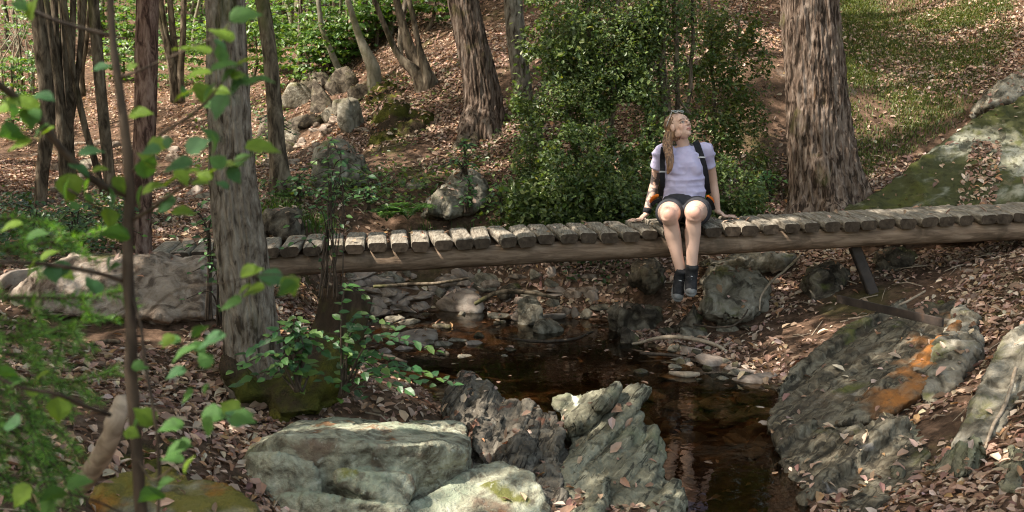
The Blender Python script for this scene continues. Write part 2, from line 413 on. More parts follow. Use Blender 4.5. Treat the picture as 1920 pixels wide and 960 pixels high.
# ------------------------------------------------------------------ terrain
CP = [  # photo pixel x, y, design depth
    (430,790,6.9),(300,640,8.3),(100,620,8.3),(30,900,4.5),(300,900,5.35),(150,760,6.1),(420,700,7.6),(600,760,7.1),(250,590,8.6),(60,570,8.9),(400,590,8.7),
    (620,600,9.6),(640,700,8.0),(760,770,7.2),(330,770,6.4),
    (300,455,11.4),(100,385,13.5),(100,330,17),(40,270,21),(200,205,23),(230,140,27),(100,60,34),(420,55,34),(420,150,25),(380,330,15),(20,400,13),
    (560,300,17),(620,160,21),(600,60,28),(540,390,12.4),(700,400,12.6),(850,420,12.6),(700,330,14),(690,200,16.5),(800,150,17),(890,240,15.3),(900,330,13.5),
    (960,60,18.5),(700,60,22),(1000,200,15.3),(1050,420,12.8),(1250,400,12.8),(1250,100,15.5),(1400,100,15.5),(1400,350,13.2),(1440,390,12.6),(1540,372,12.6),
    (1650,300,13.7),(1700,100,16.5),(1700,0,19),(1850,50,17),(1800,230,14.3),(1920,110,15.3),(1900,400,11.8),(1980,300,12.5),
    (800,530,11.8),(700,525,11.7),(900,520,11.9),(1000,510,12),(1100,505,12),(1200,560,11.3),(1300,620,10.6),(1400,640,10.2),
    (1500,640,9.7),(1440,600,10.5),(1580,620,9.6),(1700,560,9.9),(1850,540,9.2),(1920,500,9.3),(1500,530,11.2),(1640,520,10.8),(1800,480,11),
    (1800,700,8.0),(1920,700,7.1),(1700,850,6.8),(1900,900,5.8),(1550,900,6.7),(1450,800,7.8),(2050,800,6),(1650,700,8.6),(1600,770,8.1),(1760,900,6.2),(600,1060,5.4),(900,1080,5.3),(1100,1020,6.0),(1050,960,6.5),(430,870,6.0),(950,850,7.2),(1000,900,6.7),(800,850,7.0),(560,850,6.6),(1200,1000,6.0),
]
pts = np.array([P(*c) for c in CP])
FAR = [(-12, 9, 1.5), (-13, 14, 1.9), (-16, 22, 2.8), (-14, 33, 5.5), (-6, 36, 6.2), (2, 34, 7.5), (9, 32, 10), (14, 22, 8.5), (12, 14, 5.0), (9, 9, 2.6), (8, 5.5, 1.9), (7, 2, 1.4),
       (-6, 5, .95), (-5, 1, .75), (0, 0, .62), (2.2, 1.5, .2), (-1.6, 3, .55), (0.3, 3.9, .0), (4.6, 3.2, .6), (-9, -5, 1.2), (3, -8, .3), (9, -6, 2), (-25, 40, 8), (20, 45, 16), (-30, 5, 4), (28, 10, 11), (-35, -18, 4), (30, -18, 7), (0, 70, 18), (-50, 70, 16), (50, 70, 24), (-8, 45, 9.5)]
pts = np.concatenate([pts, np.array(FAR, float)])

def _phi(r2):
    return np.where(r2 > 1e-9, .5 * r2 * np.log(r2 + 1e-12), 0)
_n = len(pts)
_A = np.zeros((_n + 3, _n + 3))
_d2 = ((pts[:, None, :2] - pts[None, :, :2]) ** 2).sum(-1)
_A[:_n, :_n] = _phi(_d2) + np.eye(_n) * .12
_A[:_n, _n] = 1; _A[:_n, _n+1:] = pts[:, :2]; _A[_n:, :_n] = _A[:_n, _n:].T
_w = np.linalg.solve(_A, np.concatenate([pts[:, 2], np.zeros(3)]))

WPX = [(660,597),(760,586),(900,580),(1000,590),(1150,602),(1185,640),(1290,672),(1390,695),(1455,735),(1440,785),(1462,830),(1500,900),(1540,975),(1580,1090),(1700,1500),
       (1300,1500),(1240,1090),(1225,960),(1215,860),(1040,800),(900,795),(850,790),(800,745),(760,705),(690,665),(655,625)]
WPOLY = np.array([Wz(*c)[:2] for c in WPX])

def poly_sd(xy, poly):
    """signed distance to a polygon, positive inside"""
    d = np.full(len(xy), 1e9); ins = np.zeros(len(xy), bool)
    for a, b in zip(poly, np.roll(poly, -1, 0)):
        ab = b - a
        t = np.clip(((xy - a) @ ab) / (ab @ ab), 0, 1)
        d = np.minimum(d, np.linalg.norm(xy - (a + t[:, None] * ab), axis=1))
        c = (a[1] > xy[:, 1]) != (b[1] > xy[:, 1])
        ins ^= c & (xy[:, 0] < ab[0] * (xy[:, 1] - a[1]) / (ab[1] if abs(ab[1]) > 1e-9 else 1e-9) + a[0])
    return np.where(ins, d, -d)

def height(xy):
    xy = np.asarray(xy, float).reshape(-1, 2)
    z = np.empty(len(xy))
    for s in range(0, len(xy), 20000):
        c = xy[s:s+20000]
        d2 = ((c[:, None, :] - pts[None, :, :2]) ** 2).sum(-1)
        z[s:s+20000] = _phi(d2) @ _w[:_n] + _w[_n] + c @ _w[_n+1:]
    p3 = np.concatenate([xy, np.zeros((len(xy), 1))], 1)
    far = np.clip((xy[:, 1] - 3) / 10, .5, 1.6)
    z = z + fbm(p3, .9, 3, seed=3) * .045 * far + fbm(p3, 4.0, 3, seed=5) * .016
    sd = poly_sd(xy, WPOLY) + fbm(p3, 2.2, 3, seed=8) * .05
    bed = -.03 - .22 * (1 - np.exp(-np.maximum(sd, 0) / .5)) + fbm(p3, 5, 3, seed=9) * .02
    k = np.clip((sd + .45) / .45, 0, 1); k = k * k * (3 - 2 * k)
    bank = np.maximum(z, .03) * (1 - k) + .015 * k
    return np.where(sd > 0, bed, bank)

_xs = np.concatenate([np.linspace(-70, -12, 30)[:-1], np.linspace(-12, 9, 320)[:-1], np.linspace(9, 70, 30)])
_ys = np.concatenate([np.linspace(-25, 2.5, 20)[:-1], np.linspace(2.5, 12.5, 210)[:-1], np.linspace(12.5, 30, 160)[:-1], np.linspace(30, 90, 30)])
_X, _Y = np.meshgrid(_xs, _ys)
_v = np.stack([_X.ravel(), _Y.ravel()], 1)
GV = np.concatenate([_v, height(_v)[:, None]], 1)
_nx, _ny = len(_xs), len(_ys)
_i = np.arange(_ny - 1)[:, None]; _j = np.arange(_nx - 1)[None, :]
GQ = np.stack([_i*_nx+_j, _i*_nx+_j+1, (_i+1)*_nx+_j+1, (_i+1)*_nx+_j], -1).reshape(-1, 4)
ground = obj('ground', GV, GQ, mat=M['soil'], origin=(0, 0, 0)); kind(ground, 'structure')
GB = BVHTree.FromPolygons(GV.tolist(), GQ.tolist())

def hit(px, py):
    a = dirv(px, py)
    h = GB.ray_cast(Vector(CAM), Vector(a / np.linalg.norm(a)))[0]
    return np.array(h) if h is not None else None

def gz(x, y):
    h = GB.ray_cast(Vector((x, y, 60)), Vector((0, 0, -1)))[0]
    return h.z if h else 0.0

# water: one still sheet, trimmed to the stream and tucked into its banks
_sx = np.arange(-3.2, 4.2, .12); _sy = np.arange(1.5, 11.2, .12)
_X, _Y = np.meshgrid(_sx, _sy)
_sd = poly_sd(np.stack([_X.ravel(), _Y.ravel()], 1), WPOLY).reshape(_X.shape)
_m = _sd > -.3
_cell = _m[:-1, :-1] & _m[1:, :-1] & _m[:-1, 1:] & _m[1:, 1:]
_idx = np.arange(_X.size).reshape(_X.shape)
_q = np.stack([_idx[:-1, :-1], _idx[:-1, 1:], _idx[1:, 1:], _idx[1:, :-1]], -1)[_cell]
_u, _inv = np.unique(_q, return_inverse=True)
wv = np.stack([_X.ravel(), _Y.ravel(), np.zeros(_X.size)], 1)[_u]
m = bpy.data.materials.new('stream_water'); m.use_nodes = True; nt = m.node_tree; nt.nodes.clear()
o_ = nt.nodes.new('ShaderNodeOutputMaterial'); g_ = nt.nodes.new('ShaderNodeBsdfGlossy'); t_ = nt.nodes.new('ShaderNodeBsdfTransparent'); f_ = nt.nodes.new('ShaderNodeFresnel')
x_ = nt.nodes.new('ShaderNodeMixShader'); b_ = nt.nodes.new('ShaderNodeBump'); n_ = nt.nodes.new('ShaderNodeTexNoise'); c_ = nt.nodes.new('ShaderNodeTexCoord')
g_.inputs['Roughness'].default_value = .03; g_.inputs['Color'].default_value = (.95, .95, .9, 1); t_.inputs['Color'].default_value = (.46, .36, .24, 1); f_.inputs['IOR'].default_value = 1.34
n_.inputs['Scale'].default_value = 7; n_.inputs['Detail'].default_value = 3; b_.inputs['Strength'].default_value = .06; b_.inputs['Distance'].default_value = .04
for a, b in ((c_.outputs['Object'], n_.inputs['Vector']), (n_.outputs['Fac'], b_.inputs['Height']), (b_.outputs[0], g_.inputs['Normal']), (b_.outputs[0], f_.inputs['Normal']),
             (f_.outputs[0], x_.inputs[0]), (t_.outputs[0], x_.inputs[1]), (g_.outputs[0], x_.inputs[2]), (x_.outputs[0], o_.inputs['Surface'])):
    nt.links.new(a, b)
M['water'] = m
water = obj('water', wv, _inv.reshape(-1, 4), mat=m, origin=(0, 0, 0)); kind(water, 'structure')

# ------------------------------------------------------------------ rocks
SURF = []            # (verts, faces, litter probability) every surface that catches fallen leaves

def rk(outline, front=.2, back=.4, fs=.72, bs=.78):
    """hull points of a rock seen with this outline: (px, py, design depth) rim, a nearer face and a farther back"""
    o = np.array(outline, float)
    c = o[:, :2].mean(0)
    pts_ = [P(*r) for r in o]
    for s, dd in ((fs, -front), (bs, back)):
        pts_ += [P(*(c + (r[:2] - c) * s), r[2] + dd) for r in o]
    return pts_

def rock(name, label, hulls, mt, vox=.022, amp=.03, freq=2.2, fine=.008, strata=None, it=3, group=None, cat='rock', seed=0, litter=.5, colf=None, lumps=0.0, plates=None, core=.86):
    if plates:
        hulls = [x for k, h in enumerate(hulls) for x in slices(h, *plates, seed=seed + k)] + ([list((np.array(h) - np.mean(h, 0)) * core + np.mean(h, 0)) for h in hulls])
    v, q, t = join([hull(h) for h in hulls])
    v, q, t = remesh(v, q, t, vox)
    v = smooth_v(v, q, t, it)
    n = vnormals(v, q, t)
    v = v + n * (fbm(v, freq, 4, seed=seed) * amp)[:, None]
    if lumps:                                              # fractured terraces and cracks
        hq = fbm(v, freq * 1.5, 3, seed=seed + 4) * 3.2
        fl = np.floor(hq); fr_ = hq - fl
        v = v + n * ((fl + np.clip((fr_ - .8) / .2, 0, 1)) * lumps)[:, None]
        cr = fbm(v, freq * .9, 4, seed=seed + 6)
        v = v - n * (np.exp(-(cr / .03) ** 2) * lumps * 1.1)[:, None]
    if strata:
        d, fr, sa = strata
        d = unit(np.array(d, float))
        s = (v @ d) * fr + fbm(v, 1.4, 3, seed=seed + 2) * 1.1
        k = s - np.floor(s)
        lv = _h(np.floor(s).astype(np.int64), np.zeros(len(v), np.int64), np.zeros(len(v), np.int64), seed)
        brk = np.clip(ridg(v, 1.8, 2, seed=seed + 7) + .2, 0, 1)
        v = v + n * (sa * (lv * .7 * np.minimum(1, np.minimum(k, 1 - k) * 8) - .5 * np.exp(-np.minimum(k, 1 - k) * 14)) * (.4 + .6 * brk))[:, None]
    n = vnormals(v, q, t)
    v = v + n * ((ridg(v, 9, 3, seed=seed + 1) + .5 * ridg(v, 31, 2, seed=seed + 9)) * fine)[:, None]
    col = colf(v, n) if colf else None
    o = obj(name, v, q, t, mt, col=col)
    tag(o, label, cat, group)
    f = (q.tolist() if q is not None else []) + (t.tolist() if t is not None else [])
    SURF.append((v, f, litter))
    return o

def slices(h, nrm, th, grow=(.82, 1.06), shift=.05, seed=0):
    '''split a hull into plates lying across nrm, each one sticking out differently'''
    r_ = np.random.default_rng(seed)
    nrm = unit(np.array(nrm, float)); h = np.array(h)
    s = h @ nrm; lo, hi = s.min(), s.max()
    out = []; x = lo
    v0, _, t0 = hull(h)
    while x < hi - .01:
        w = r_.uniform(*th); y = min(x + w, hi)
        bm = bmesh.new()
        vs = [bm.verts.new(p) for p in v0]
        for t in t0: bm.faces.new([vs[i] for i in t])
        for co_, no in ((nrm * x, -nrm), (nrm * y, nrm)):
            bmesh.ops.bisect_plane(bm, geom=bm.verts[:] + bm.edges[:] + bm.faces[:], plane_co=co_, plane_no=no, clear_outer=True)
        p = np.array([q.co[:] for q in bm.verts]) if len(bm.verts) > 3 else None
        bm.free()
        x = y
        if p is None: continue
        c_ = p.mean(0)
        dv = p - c_; al = (dv @ nrm)[:, None] * nrm
        g_ = r_.uniform(*grow)
        sh_ = r_.normal(size=3) * shift; sh_ -= nrm * (sh_ @ nrm)
        p = c_ + al * 1.06 + (dv - al) * g_ + sh_
        out.append([q for q in p])
    return out

def G(l, d): return [(x, y, d) for x, y in l]

def line_mark(v, spots, soft):
    """mask of a mark (rust streak, pale patch) that runs along a line on the face, seen straight on"""
    c = np.zeros((len(v), 3))
    for a_, b_, w0, w1 in spots:
        f_ = unit(CAM - (a_ + b_) / 2)
        ab = b_ - a_; ab = ab - f_ * (ab @ f_)
        q_ = v - a_; q_ = q_ - (q_ @ f_)[:, None] * f_
        t = np.clip((q_ @ ab) / (ab @ ab), 0, 1)
        d = np.linalg.norm(q_ - t[:, None] * ab, axis=1)
        c[:, 0] = np.maximum(c[:, 0], np.clip((w0 + (w1 - w0) * t + fbm(v, 7, 3, seed=4) * soft * .8 - d) / soft, 0, 1))
    return c
def streak(v, n): return line_mark(v, [(P(1806, 592, 8.8), P(1665, 770, 7.5), .10, .17)], .15)
def pale_marks(v, n): return line_mark(v, [(P(1075, 742, 7.4), P(1080, 756, 7.4), .018, .014), (P(1046, 772, 7.3), P(1052, 786, 7.3), .016, .013)], .012)  # two small pale patches on the upper slate face
# the big boulder in front of the stream: slab top, recess, jutting block, lower ledge
BA = [P(535,797,6.85),P(560,788,6.9),P(700,797,6.95),P(868,792,6.95),P(884,812,6.6),P(470,836,6.3),P(520,818,6.1),P(600,834,6.02),P(700,836,6.0),P(800,832,6.08),P(880,842,6.25),
      P(455,868,6.2),P(458,900,6.12),P(480,960,6.08),P(540,1050,6.05),P(700,1050,6.05),P(830,1000,6.2),P(868,905,6.36),P(888,880,6.4),P(560,1000,7.0),P(860,950,7.0)]
BB = [P(452,866,6.25),P(470,850,6.1),P(520,850,5.98),P(585,868,5.98),P(600,900,5.96),P(600,990,5.9),P(500,985,5.9),P(462,905,6.02),P(560,900,6.4),P(560,1050,5.9)]
BF = [P(790,842,6.08),P(878,848,6.22),P(886,882,6.3),P(860,905,6.28),P(795,915,6.12),P(770,880,6.1),P(820,880,6.5)]
BC = [P(628,886,5.93),P(700,882,5.88),P(775,886,5.95),P(782,915,5.93),P(768,944,5.86),P(700,932,5.8),P(635,912,5.85),P(640,880,6.4),P(790,930,6.4),P(700,980,6.2)]
BD = [P(500,930,5.92),P(620,932,5.8),P(690,942,5.74),P(760,952,5.72),P(790,1000,5.68),P(760,1070,5.63),P(540,1070,5.7),P(800,960,6.3),P(560,960,6.4),P(700,1060,6.3)]
BE = []
rock('boulder', 'big grey green lichen boulder with a flat top and a jutting ledge', [BA, BB, BF, BC, BD], M['boulder'], .012, .014, 2.2, .0045, it=1, seed=21, cat='boulder', litter=.0, lumps=.006)
rock('stone_slab', 'smooth tilted grey stone slab wedged against the lichen boulder', [[P(893,872,6.5),P(942,856,6.42),P(1000,888,6.25),P(1024,930,6.1),P(1030,1000,5.9),P(960,1040,5.7),P(770,1040,5.6),P(768,945,5.95),P(850,895,6.3),P(900,1040,6.4),P(1000,1000,6.6)]],
     M['boulder'], .013, .02, 2.2, .007, it=2, seed=33, cat='rock slab', litter=.004, lumps=.008)
ST = (.75, .15, .62)
N3 = unit(np.cross(P(1150,740,7.3) - P(1055,860,6.9), np.array([0, -.85, .5]))); N2 = unit(np.cross(P(960,740,7.5) - P(900,860,6.9), np.array([.2, -.85, .5])))
rock('slate_outcrop', 'dark crumbled slate outcrop between the lichen boulder and the dark water',
     [[P(842,745,7.6),P(866,710,7.65),P(893,697,7.7),P(928,724,7.65),P(948,765,7.4),P(910,850,6.8),P(840,830,7.1),P(850,800,7.9),P(930,800,8.0)],
      [P(900,755,7.5),P(960,748,7.4),P(1038,758,7.3),P(1052,800,7.1),P(1062,880,6.6),P(1070,1000,5.9),P(960,1010,5.9),P(900,900,6.5),P(880,840,6.8),P(920,850,7.7),P(1040,850,7.7)],
      [P(870,790,7.2),P(920,770,7.2),P(990,800,6.9),P(1000,860,6.6),P(930,870,6.6),P(885,850,6.8),P(930,850,7.4)]],
     M['slate_dark'], .0115, .02, 3.2, .010, it=0, seed=41, litter=.06, lumps=.012, strata=(N2, 18, .05), plates=((-.55, -.1, .8), (.025, .07), (.72, 1.05), .05), cat='rock')
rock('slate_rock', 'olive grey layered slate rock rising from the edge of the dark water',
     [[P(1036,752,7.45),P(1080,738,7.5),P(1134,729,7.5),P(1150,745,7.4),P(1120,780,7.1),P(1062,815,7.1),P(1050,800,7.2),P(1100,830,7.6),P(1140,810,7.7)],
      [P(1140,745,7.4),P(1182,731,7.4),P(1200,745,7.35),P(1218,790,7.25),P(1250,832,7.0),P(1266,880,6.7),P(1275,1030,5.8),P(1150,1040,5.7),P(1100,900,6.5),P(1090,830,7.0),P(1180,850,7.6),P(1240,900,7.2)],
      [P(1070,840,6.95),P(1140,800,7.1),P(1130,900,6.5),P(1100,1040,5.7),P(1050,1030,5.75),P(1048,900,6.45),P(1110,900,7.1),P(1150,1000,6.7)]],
     M['slate'], .0115, .012, 2.4, .006, it=0, seed=52, colf=pale_marks, litter=.03, lumps=.007, strata=(N3, 13, .05), plates=(N3, (.05, .15), (.78, 1.08), .06), cat='rock')
rock('boulder', 'long pale brown boulder with a dark moss patch under the low end of the footbridge',
     [rk([(20,548,9.0),(62,508,9.0),(140,484,9.1),(250,477,9.15),(380,482,9.15),(412,495,9.1),(420,560,8.9),(412,605,8.7),(200,610,8.6),(30,605,8.7)], .28, .22, .8, .9)], M['rock_warm'], .018, .03, 1.6, .008, it=2, seed=61, cat='boulder', litter=.01, lumps=.016)
rock('white_stone', 'sunlit white stone at the far end of the long pale boulder', [rk(G([(-20,530),(20,508),(70,502),(96,506),(60,535),(0,552)], 9.5), .15, .2)], M['pebble'], .016, .015, 3, .004, seed=63, cat='stone', litter=.05)
rock('boulder', 'dark rounded boulder at the foot of the leafy slope beyond the footbridge', [rk(G([(582,330),(590,283),(622,264),(665,266),(690,290),(698,325),(690,358),(580,362)], 13.6), .35, .5)], M['rock_grey'], .03, .05, 1.7, .015, seed=66, lumps=.02, cat='boulder', litter=.2)
rock('leaning_rock', 'leaning grey rock with a plant on its back behind the middle of the footbridge', [rk([(785,408,12.7),(805,372,12.8),(835,342,13.0),(852,326,13.1),(890,326,13.2),(908,352,13.1),(905,385,12.9),(862,402,12.7),(835,422,12.6)], .2, .4)], M['rock_grey'], .024, .05, 2, .015, strata=((.8, .1, -.5), 8, .03), seed=71, lumps=.02, litter=.15)
rock('flat_rock', 'small flat pale rock beside the leaning grey rock', [rk(G([(757,345),(800,341),(812,352),(775,366),(755,360)], 13.4), .1, .2)], M['rock_grey'], .02, .015, 3, .006, seed=72, litter=.1)
rock('rock', 'dark angular rock just behind the footbridge planks by the ridged tree', [rk(G([(488,445),(495,402),(520,390),(556,396),(563,428),(560,452)], 11.7), .25, .35)], M['rock_dark'], .022, .04, 2.4, .012, seed=74, lumps=.02, litter=.12)
rock('boulder', 'large pale scarred boulder under the footbridge beside the hiker boots', [rk([(1308,520,11.1),(1330,505,11.2),(1420,508,11.2),(1440,535,11.1),(1435,580,10.9),(1402,608,10.7),(1350,614,10.7),(1318,592,10.8)], .35, .4, .8)], M['rock_grey'], .022, .05, 2.2, .014, strata=((.3, .1, .9), 6, .02), seed=81, lumps=.02, cat='boulder', litter=.06)
rock('rock_ledge', 'flat mossy rock ledge tucked beneath the log beam above the pale scarred boulder', [rk(G([(1296,500),(1312,481),(1400,476),(1500,478),(1485,502),(1420,510),(1330,512)], 11.6), .25, .35)], M['rock_grey'], .022, .03, 2.2, .012, seed=83, lumps=.02, litter=.15)
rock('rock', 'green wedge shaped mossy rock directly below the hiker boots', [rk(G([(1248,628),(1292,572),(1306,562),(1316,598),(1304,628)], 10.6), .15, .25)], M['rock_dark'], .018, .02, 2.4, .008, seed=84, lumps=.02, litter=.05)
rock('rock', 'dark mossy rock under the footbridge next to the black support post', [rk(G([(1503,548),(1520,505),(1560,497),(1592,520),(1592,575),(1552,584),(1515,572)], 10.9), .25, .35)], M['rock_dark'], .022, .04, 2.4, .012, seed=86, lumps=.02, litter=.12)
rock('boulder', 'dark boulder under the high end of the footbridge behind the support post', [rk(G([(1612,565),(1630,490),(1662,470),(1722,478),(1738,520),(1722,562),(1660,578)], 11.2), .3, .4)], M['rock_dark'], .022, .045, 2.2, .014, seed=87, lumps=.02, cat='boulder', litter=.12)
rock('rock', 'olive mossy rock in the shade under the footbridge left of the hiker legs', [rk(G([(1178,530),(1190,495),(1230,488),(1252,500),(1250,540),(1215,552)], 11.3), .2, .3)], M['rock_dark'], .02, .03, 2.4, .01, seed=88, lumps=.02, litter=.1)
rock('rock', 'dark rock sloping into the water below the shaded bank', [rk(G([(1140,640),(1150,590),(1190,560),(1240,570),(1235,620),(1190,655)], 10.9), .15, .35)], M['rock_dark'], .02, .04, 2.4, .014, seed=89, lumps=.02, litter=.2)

RN = (-.58, -.30, .76)
BD_ = unit(P(1745,560,9.4) - P(1450,780,7.8)); BN = unit(np.cross(BD_, np.array(RN)))
rock('bedrock_slope', 'wide dark bedrock slope with an orange rust streak below the steel bar',
     [[P(1745,556,9.5),P(1782,572,9.15),P(1800,620,8.5),P(1770,690,7.95),P(1730,750,7.55),P(1650,800,7.3),P(1520,822,7.3),P(1440,800,7.6),P(1442,760,8.0),P(1500,690,8.6),P(1600,615,9.2),P(1690,566,9.6),
       P(1780,660,9.3) - np.array([0, 0, .8]), P(1600,800,8.3) - np.array([0, 0, .7]), P(1480,800,8.2) - np.array([0, 0, .4])]],
     M['bank_rock'], .014, .012, 1.7, .008, it=0, seed=91, litter=.02, strata=(BN, 11, .028), colf=streak, cat='rock', lumps=.004, plates=(BN, (.07, .22), (.95, 1.05), .035), core=.93)
rock('damp_bedrock', 'dark damp bedrock with mossy spots dropping into the black water',
     [[P(1440,800,7.42),P(1520,815,7.2),P(1640,800,7.1),P(1720,800,7.0),P(1735,860,6.55),P(1690,930,6.15),P(1620,1010,5.8),P(1540,1010,5.95),P(1490,930,6.45),P(1448,850,7.05),P(1560,900,7.6)-np.array([0,0,.5]),P(1680,930,7)-np.array([0,0,.4])]],
     M['bank_rock'], .014, .014, 2.0, .008, it=0, strata=(BN, 13, .028), seed=93, litter=.1, cat='rock', lumps=.006, plates=(BN, (.06, .2), (.93, 1.06), .04), core=.92)
rock('grey_slab', 'long bare grey slab with a sharp shaded edge among dry leaves on the near bank',
     [[P(1872,632,7.6),P(1925,596,7.7),P(1990,640,7.3),P(1935,690,7.0),P(1918,740,6.75),P(1885,800,6.5),P(1835,860,6.25),P(1776,888,6.2),P(1786,840,6.6),P(1830,745,7.05),P(1845,690,7.3),P(1880,860,7.1)-np.array([0,0,.4]),P(1950,760,7.6)-np.array([0,0,.4])]],
     M['rock_grey'], .014, .012, 2.0, .007, it=0, seed=95, strata=(BN, 9, .022), litter=.02, cat='rock slab', lumps=.006, plates=(BN, (.1, .26), (.95, 1.04), .03), core=.94)
rock('rock', 'shattered dark ledge running under the long grey slab on the near bank',
     [[P(1690,850,6.6),P(1760,890,6.4),P(1830,880,6.2),P(1900,860,6.0),P(1960,900,5.7),P(1930,960,5.6),P(1840,940,5.9),P(1740,930,6.2),P(1850,930,6.6)-np.array([0,0,.3])]],
     M['slate'], .014, .015, 2.0, .009, it=0, seed=96, strata=(BN, 15, .05), litter=.25, lumps=.008, plates=(BN, (.05, .1), (.78, 1.08), .07), core=.75)
rock('rock', 'low green grey rock half buried in leaves below the orange streak', [rk([(1632,840,7.1),(1650,800,7.3),(1720,780,7.4),(1765,800,7.2),(1762,845,6.9),(1700,880,6.7),(1650,872,6.8)], .12, .3)], M['slate'], .018, .03, 2.2, .01, seed=97, litter=.12)
rock('rock', 'rounded dark rock poking out of the leaf litter at the bottom of the near bank', [rk([(1785,960,6.0),(1810,922,6.1),(1850,915,6.1),(1885,950,5.9),(1880,1010,5.6),(1790,1010,5.7)], .1, .3)], M['rock_dark'], .018, .03, 2.2, .01, seed=98, litter=.1)
rock('rock', 'grey upright bedrock rib beside the orange rust streak', [[P(1796,566,9.0),P(1838,588,8.7),P(1832,650,8.1),P(1795,715,7.65),P(1745,765,7.4),P(1725,745,7.5),P(1780,680,7.9),P(1812,620,8.4),P(1820,700,8.6)-np.array([0,0,.5])]], M['rock_grey'], .018, .035, 2.4, .012, strata=((.7, .5, .3), 9, .03), seed=99, litter=.06)
rock('mossy_slope', 'broad sloping bedrock face with dark moss and bare streaks beyond the footbridge high end',
     [[P(1588,398,11.7),P(1635,352,12.0),P(1740,272,12.6),P(1850,208,13.0),P(1960,158,13.4),P(2080,130,13.4),P(2100,330,11.6),P(2060,450,11.0),P(1850,430,11.2),P(1650,415,11.4),
       P(1650,520,12.6),P(2050,540,12.6),P(1900,250,14.2)-np.array([0,0,.8]),P(1800,330,11.85),P(1950,300,11.9)]],
     M['moss_slope'], .028, .05, 1.1, .008, it=1, seed=101, litter=.03, cat='rock face', lumps=.012, plates=((-.62, -.28, .73), (.1, .22), (.9, 1.02), .06))
rock('rock_overhang', 'shaded overhanging rock at the top of the hillside above the mossy bedrock face',
     [rk([(1815,222,14.2),(1850,170,14.4),(1900,130,14.6),(1990,85,14.8),(2040,90,14.8),(2040,190,14.4),(1900,200,14.2)], .3, .5)], M['rock_grey'], .03, .08, 1.8, .02, seed=103, litter=.3)
rock('mossy_rock', 'low mossy rock with rusty stains at the foot of the slender sapling', [[P(140,1000,4.6),P(165,902,4.75),P(230,868,5.0),P(330,876,5.0),P(420,920,4.85),P(490,985,4.65),P(480,1100,4.3),P(200,1100,4.3),P(300,960,5.6)-np.array([0,0,.3])]], M['orange_boulder'], .016, .03, 2, .008, it=2, seed=105, litter=.05, lumps=.014)
rock('mossy_rock', 'yellow green moss covered rock behind the broken grey branch', [rk([(145,885,5.5),(185,840,5.7),(300,834,5.8),(340,868,5.6),(290,905,5.4),(180,910,5.4)], .15, .3)], M['moss_root'], .018, .03, 2, .01, seed=106, litter=.15)

# ---- stones in and beside the stream, and in the dry bed upstream
def stone(px, py, wpx, hpx, label, group=None, mt='pebble', seed=0, d=None, name='stone', bed=False):
    b = hit(px, py) if d is None else P(px, py, d)
    if b is None: return
    if d is None and b[2] < -.02 and not bed: b = Wz(px, py, -.02)
    s = b[1] / FPX
    w, h = wpx * s / 2, hpx * s
    r_ = np.random.default_rng(seed)
    v, q, t = ellipsoid((0, 0, 0), (1, 1, 1), nu=26, nv=18)
    n = unit(v)
    k = fbm(n * .8 + seed * 3.7, 1.1, 3, seed=seed) * .28 + ridg(n + seed, 2.3, 2, seed=seed) * .07
    v = n * (1 + k)[:, None]
    for _ in range(9 if name == 'rock' else 5):
        cn = unit(r_.normal(size=3)); ex_ = np.maximum(v @ cn - r_.uniform(.45, .85), 0)
        v = v - ex_[:, None] * cn * .9
    v[:, 2] = np.where(v[:, 2] < -.25, -.25 + (v[:, 2] + .25) * .4, v[:, 2])
    a = r_.uniform(0, 6.28)
    v = v * np.array([w, w * r_.uniform(.6, .9), h * .72])
    v = v @ np.array(Matrix.Rotation(r_.uniform(-.25, .25), 3, 'Y')) @ np.array(Matrix.Rotation(r_.uniform(-.4, .4), 3, 'Z'))
    v = v + b + np.array([0, w * .5, h * .18])
    o = obj(name, v, q, t, M[mt]); tag(o, label, 'stone', group)
    SURF.append((v, q.tolist() + t.tolist(), .05))
    return o
stone(862, 588, 112, 40, 'largest sunlit pale stone at the far edge of the water under the log beam', seed=1)
stone(1000, 614, 62, 62, 'upright olive grey stone standing in the shallow water', mt='rock_grey', seed=2)
stone(1030, 628, 64, 34, 'low grey stone leaning on the upright olive stone in the shallows', mt='rock_grey', seed=3)
stone(770, 644, 92, 24, 'flat brown stone in the shallows beside the stump', seed=4)
stone(705, 545, 100, 34, 'broad pale stone on the far shore right of the stump', seed=5)
stone(690, 576, 64, 20, 'tawny flat stone at the waterline right of the stump', seed=6)
stone(788, 584, 40, 18, 'small tan stone next to the largest pale stone', seed=7)
stone(905, 545, 90, 34, 'greyish stone block behind the largest pale stone', mt='rock_grey', seed=8)
stone(830, 540, 74, 28, 'pale slab of stone right beneath the log beam', mt='rock_warm', seed=9)
stone(735, 530, 50, 20, 'small grey stone hard under the log beam', mt='rock_grey', seed=10)
stone(960, 558, 56, 26, 'dark stone between driftwood and the upright olive stone', mt='rock_dark', seed=12)
stone(1185, 648, 44, 44, 'smooth dark wet stone touching the pale curved stick', mt='rock_dark', seed=13)
stone(1300, 632, 56, 24, 'rounded olive stone in the shallows before the wedge shaped rock', mt='rock_grey', seed=14)
stone(1290, 662, 44, 14, 'flat pale stone in the water under the pale curved stick', seed=15)
rs = np.random.default_rng(5)
n_far = 0
for k in range(150):
    px, py = rs.uniform(650, 1130) if k % 3 else rs.uniform(655, 900), rs.uniform(517, 606)
    if (abs(px - 862) < 60 and py > 560) or n_far >= 95: continue
    n_far += 1
    stone(px, py, rs.uniform(16, 70), rs.uniform(8, 24), 'small brownish stone among the many on the far shore under the log beam', 'stones along the far shore of the stream', rs.choice(['pebble', 'pebble', 'rock_grey', 'rock_warm']), 200 + k)
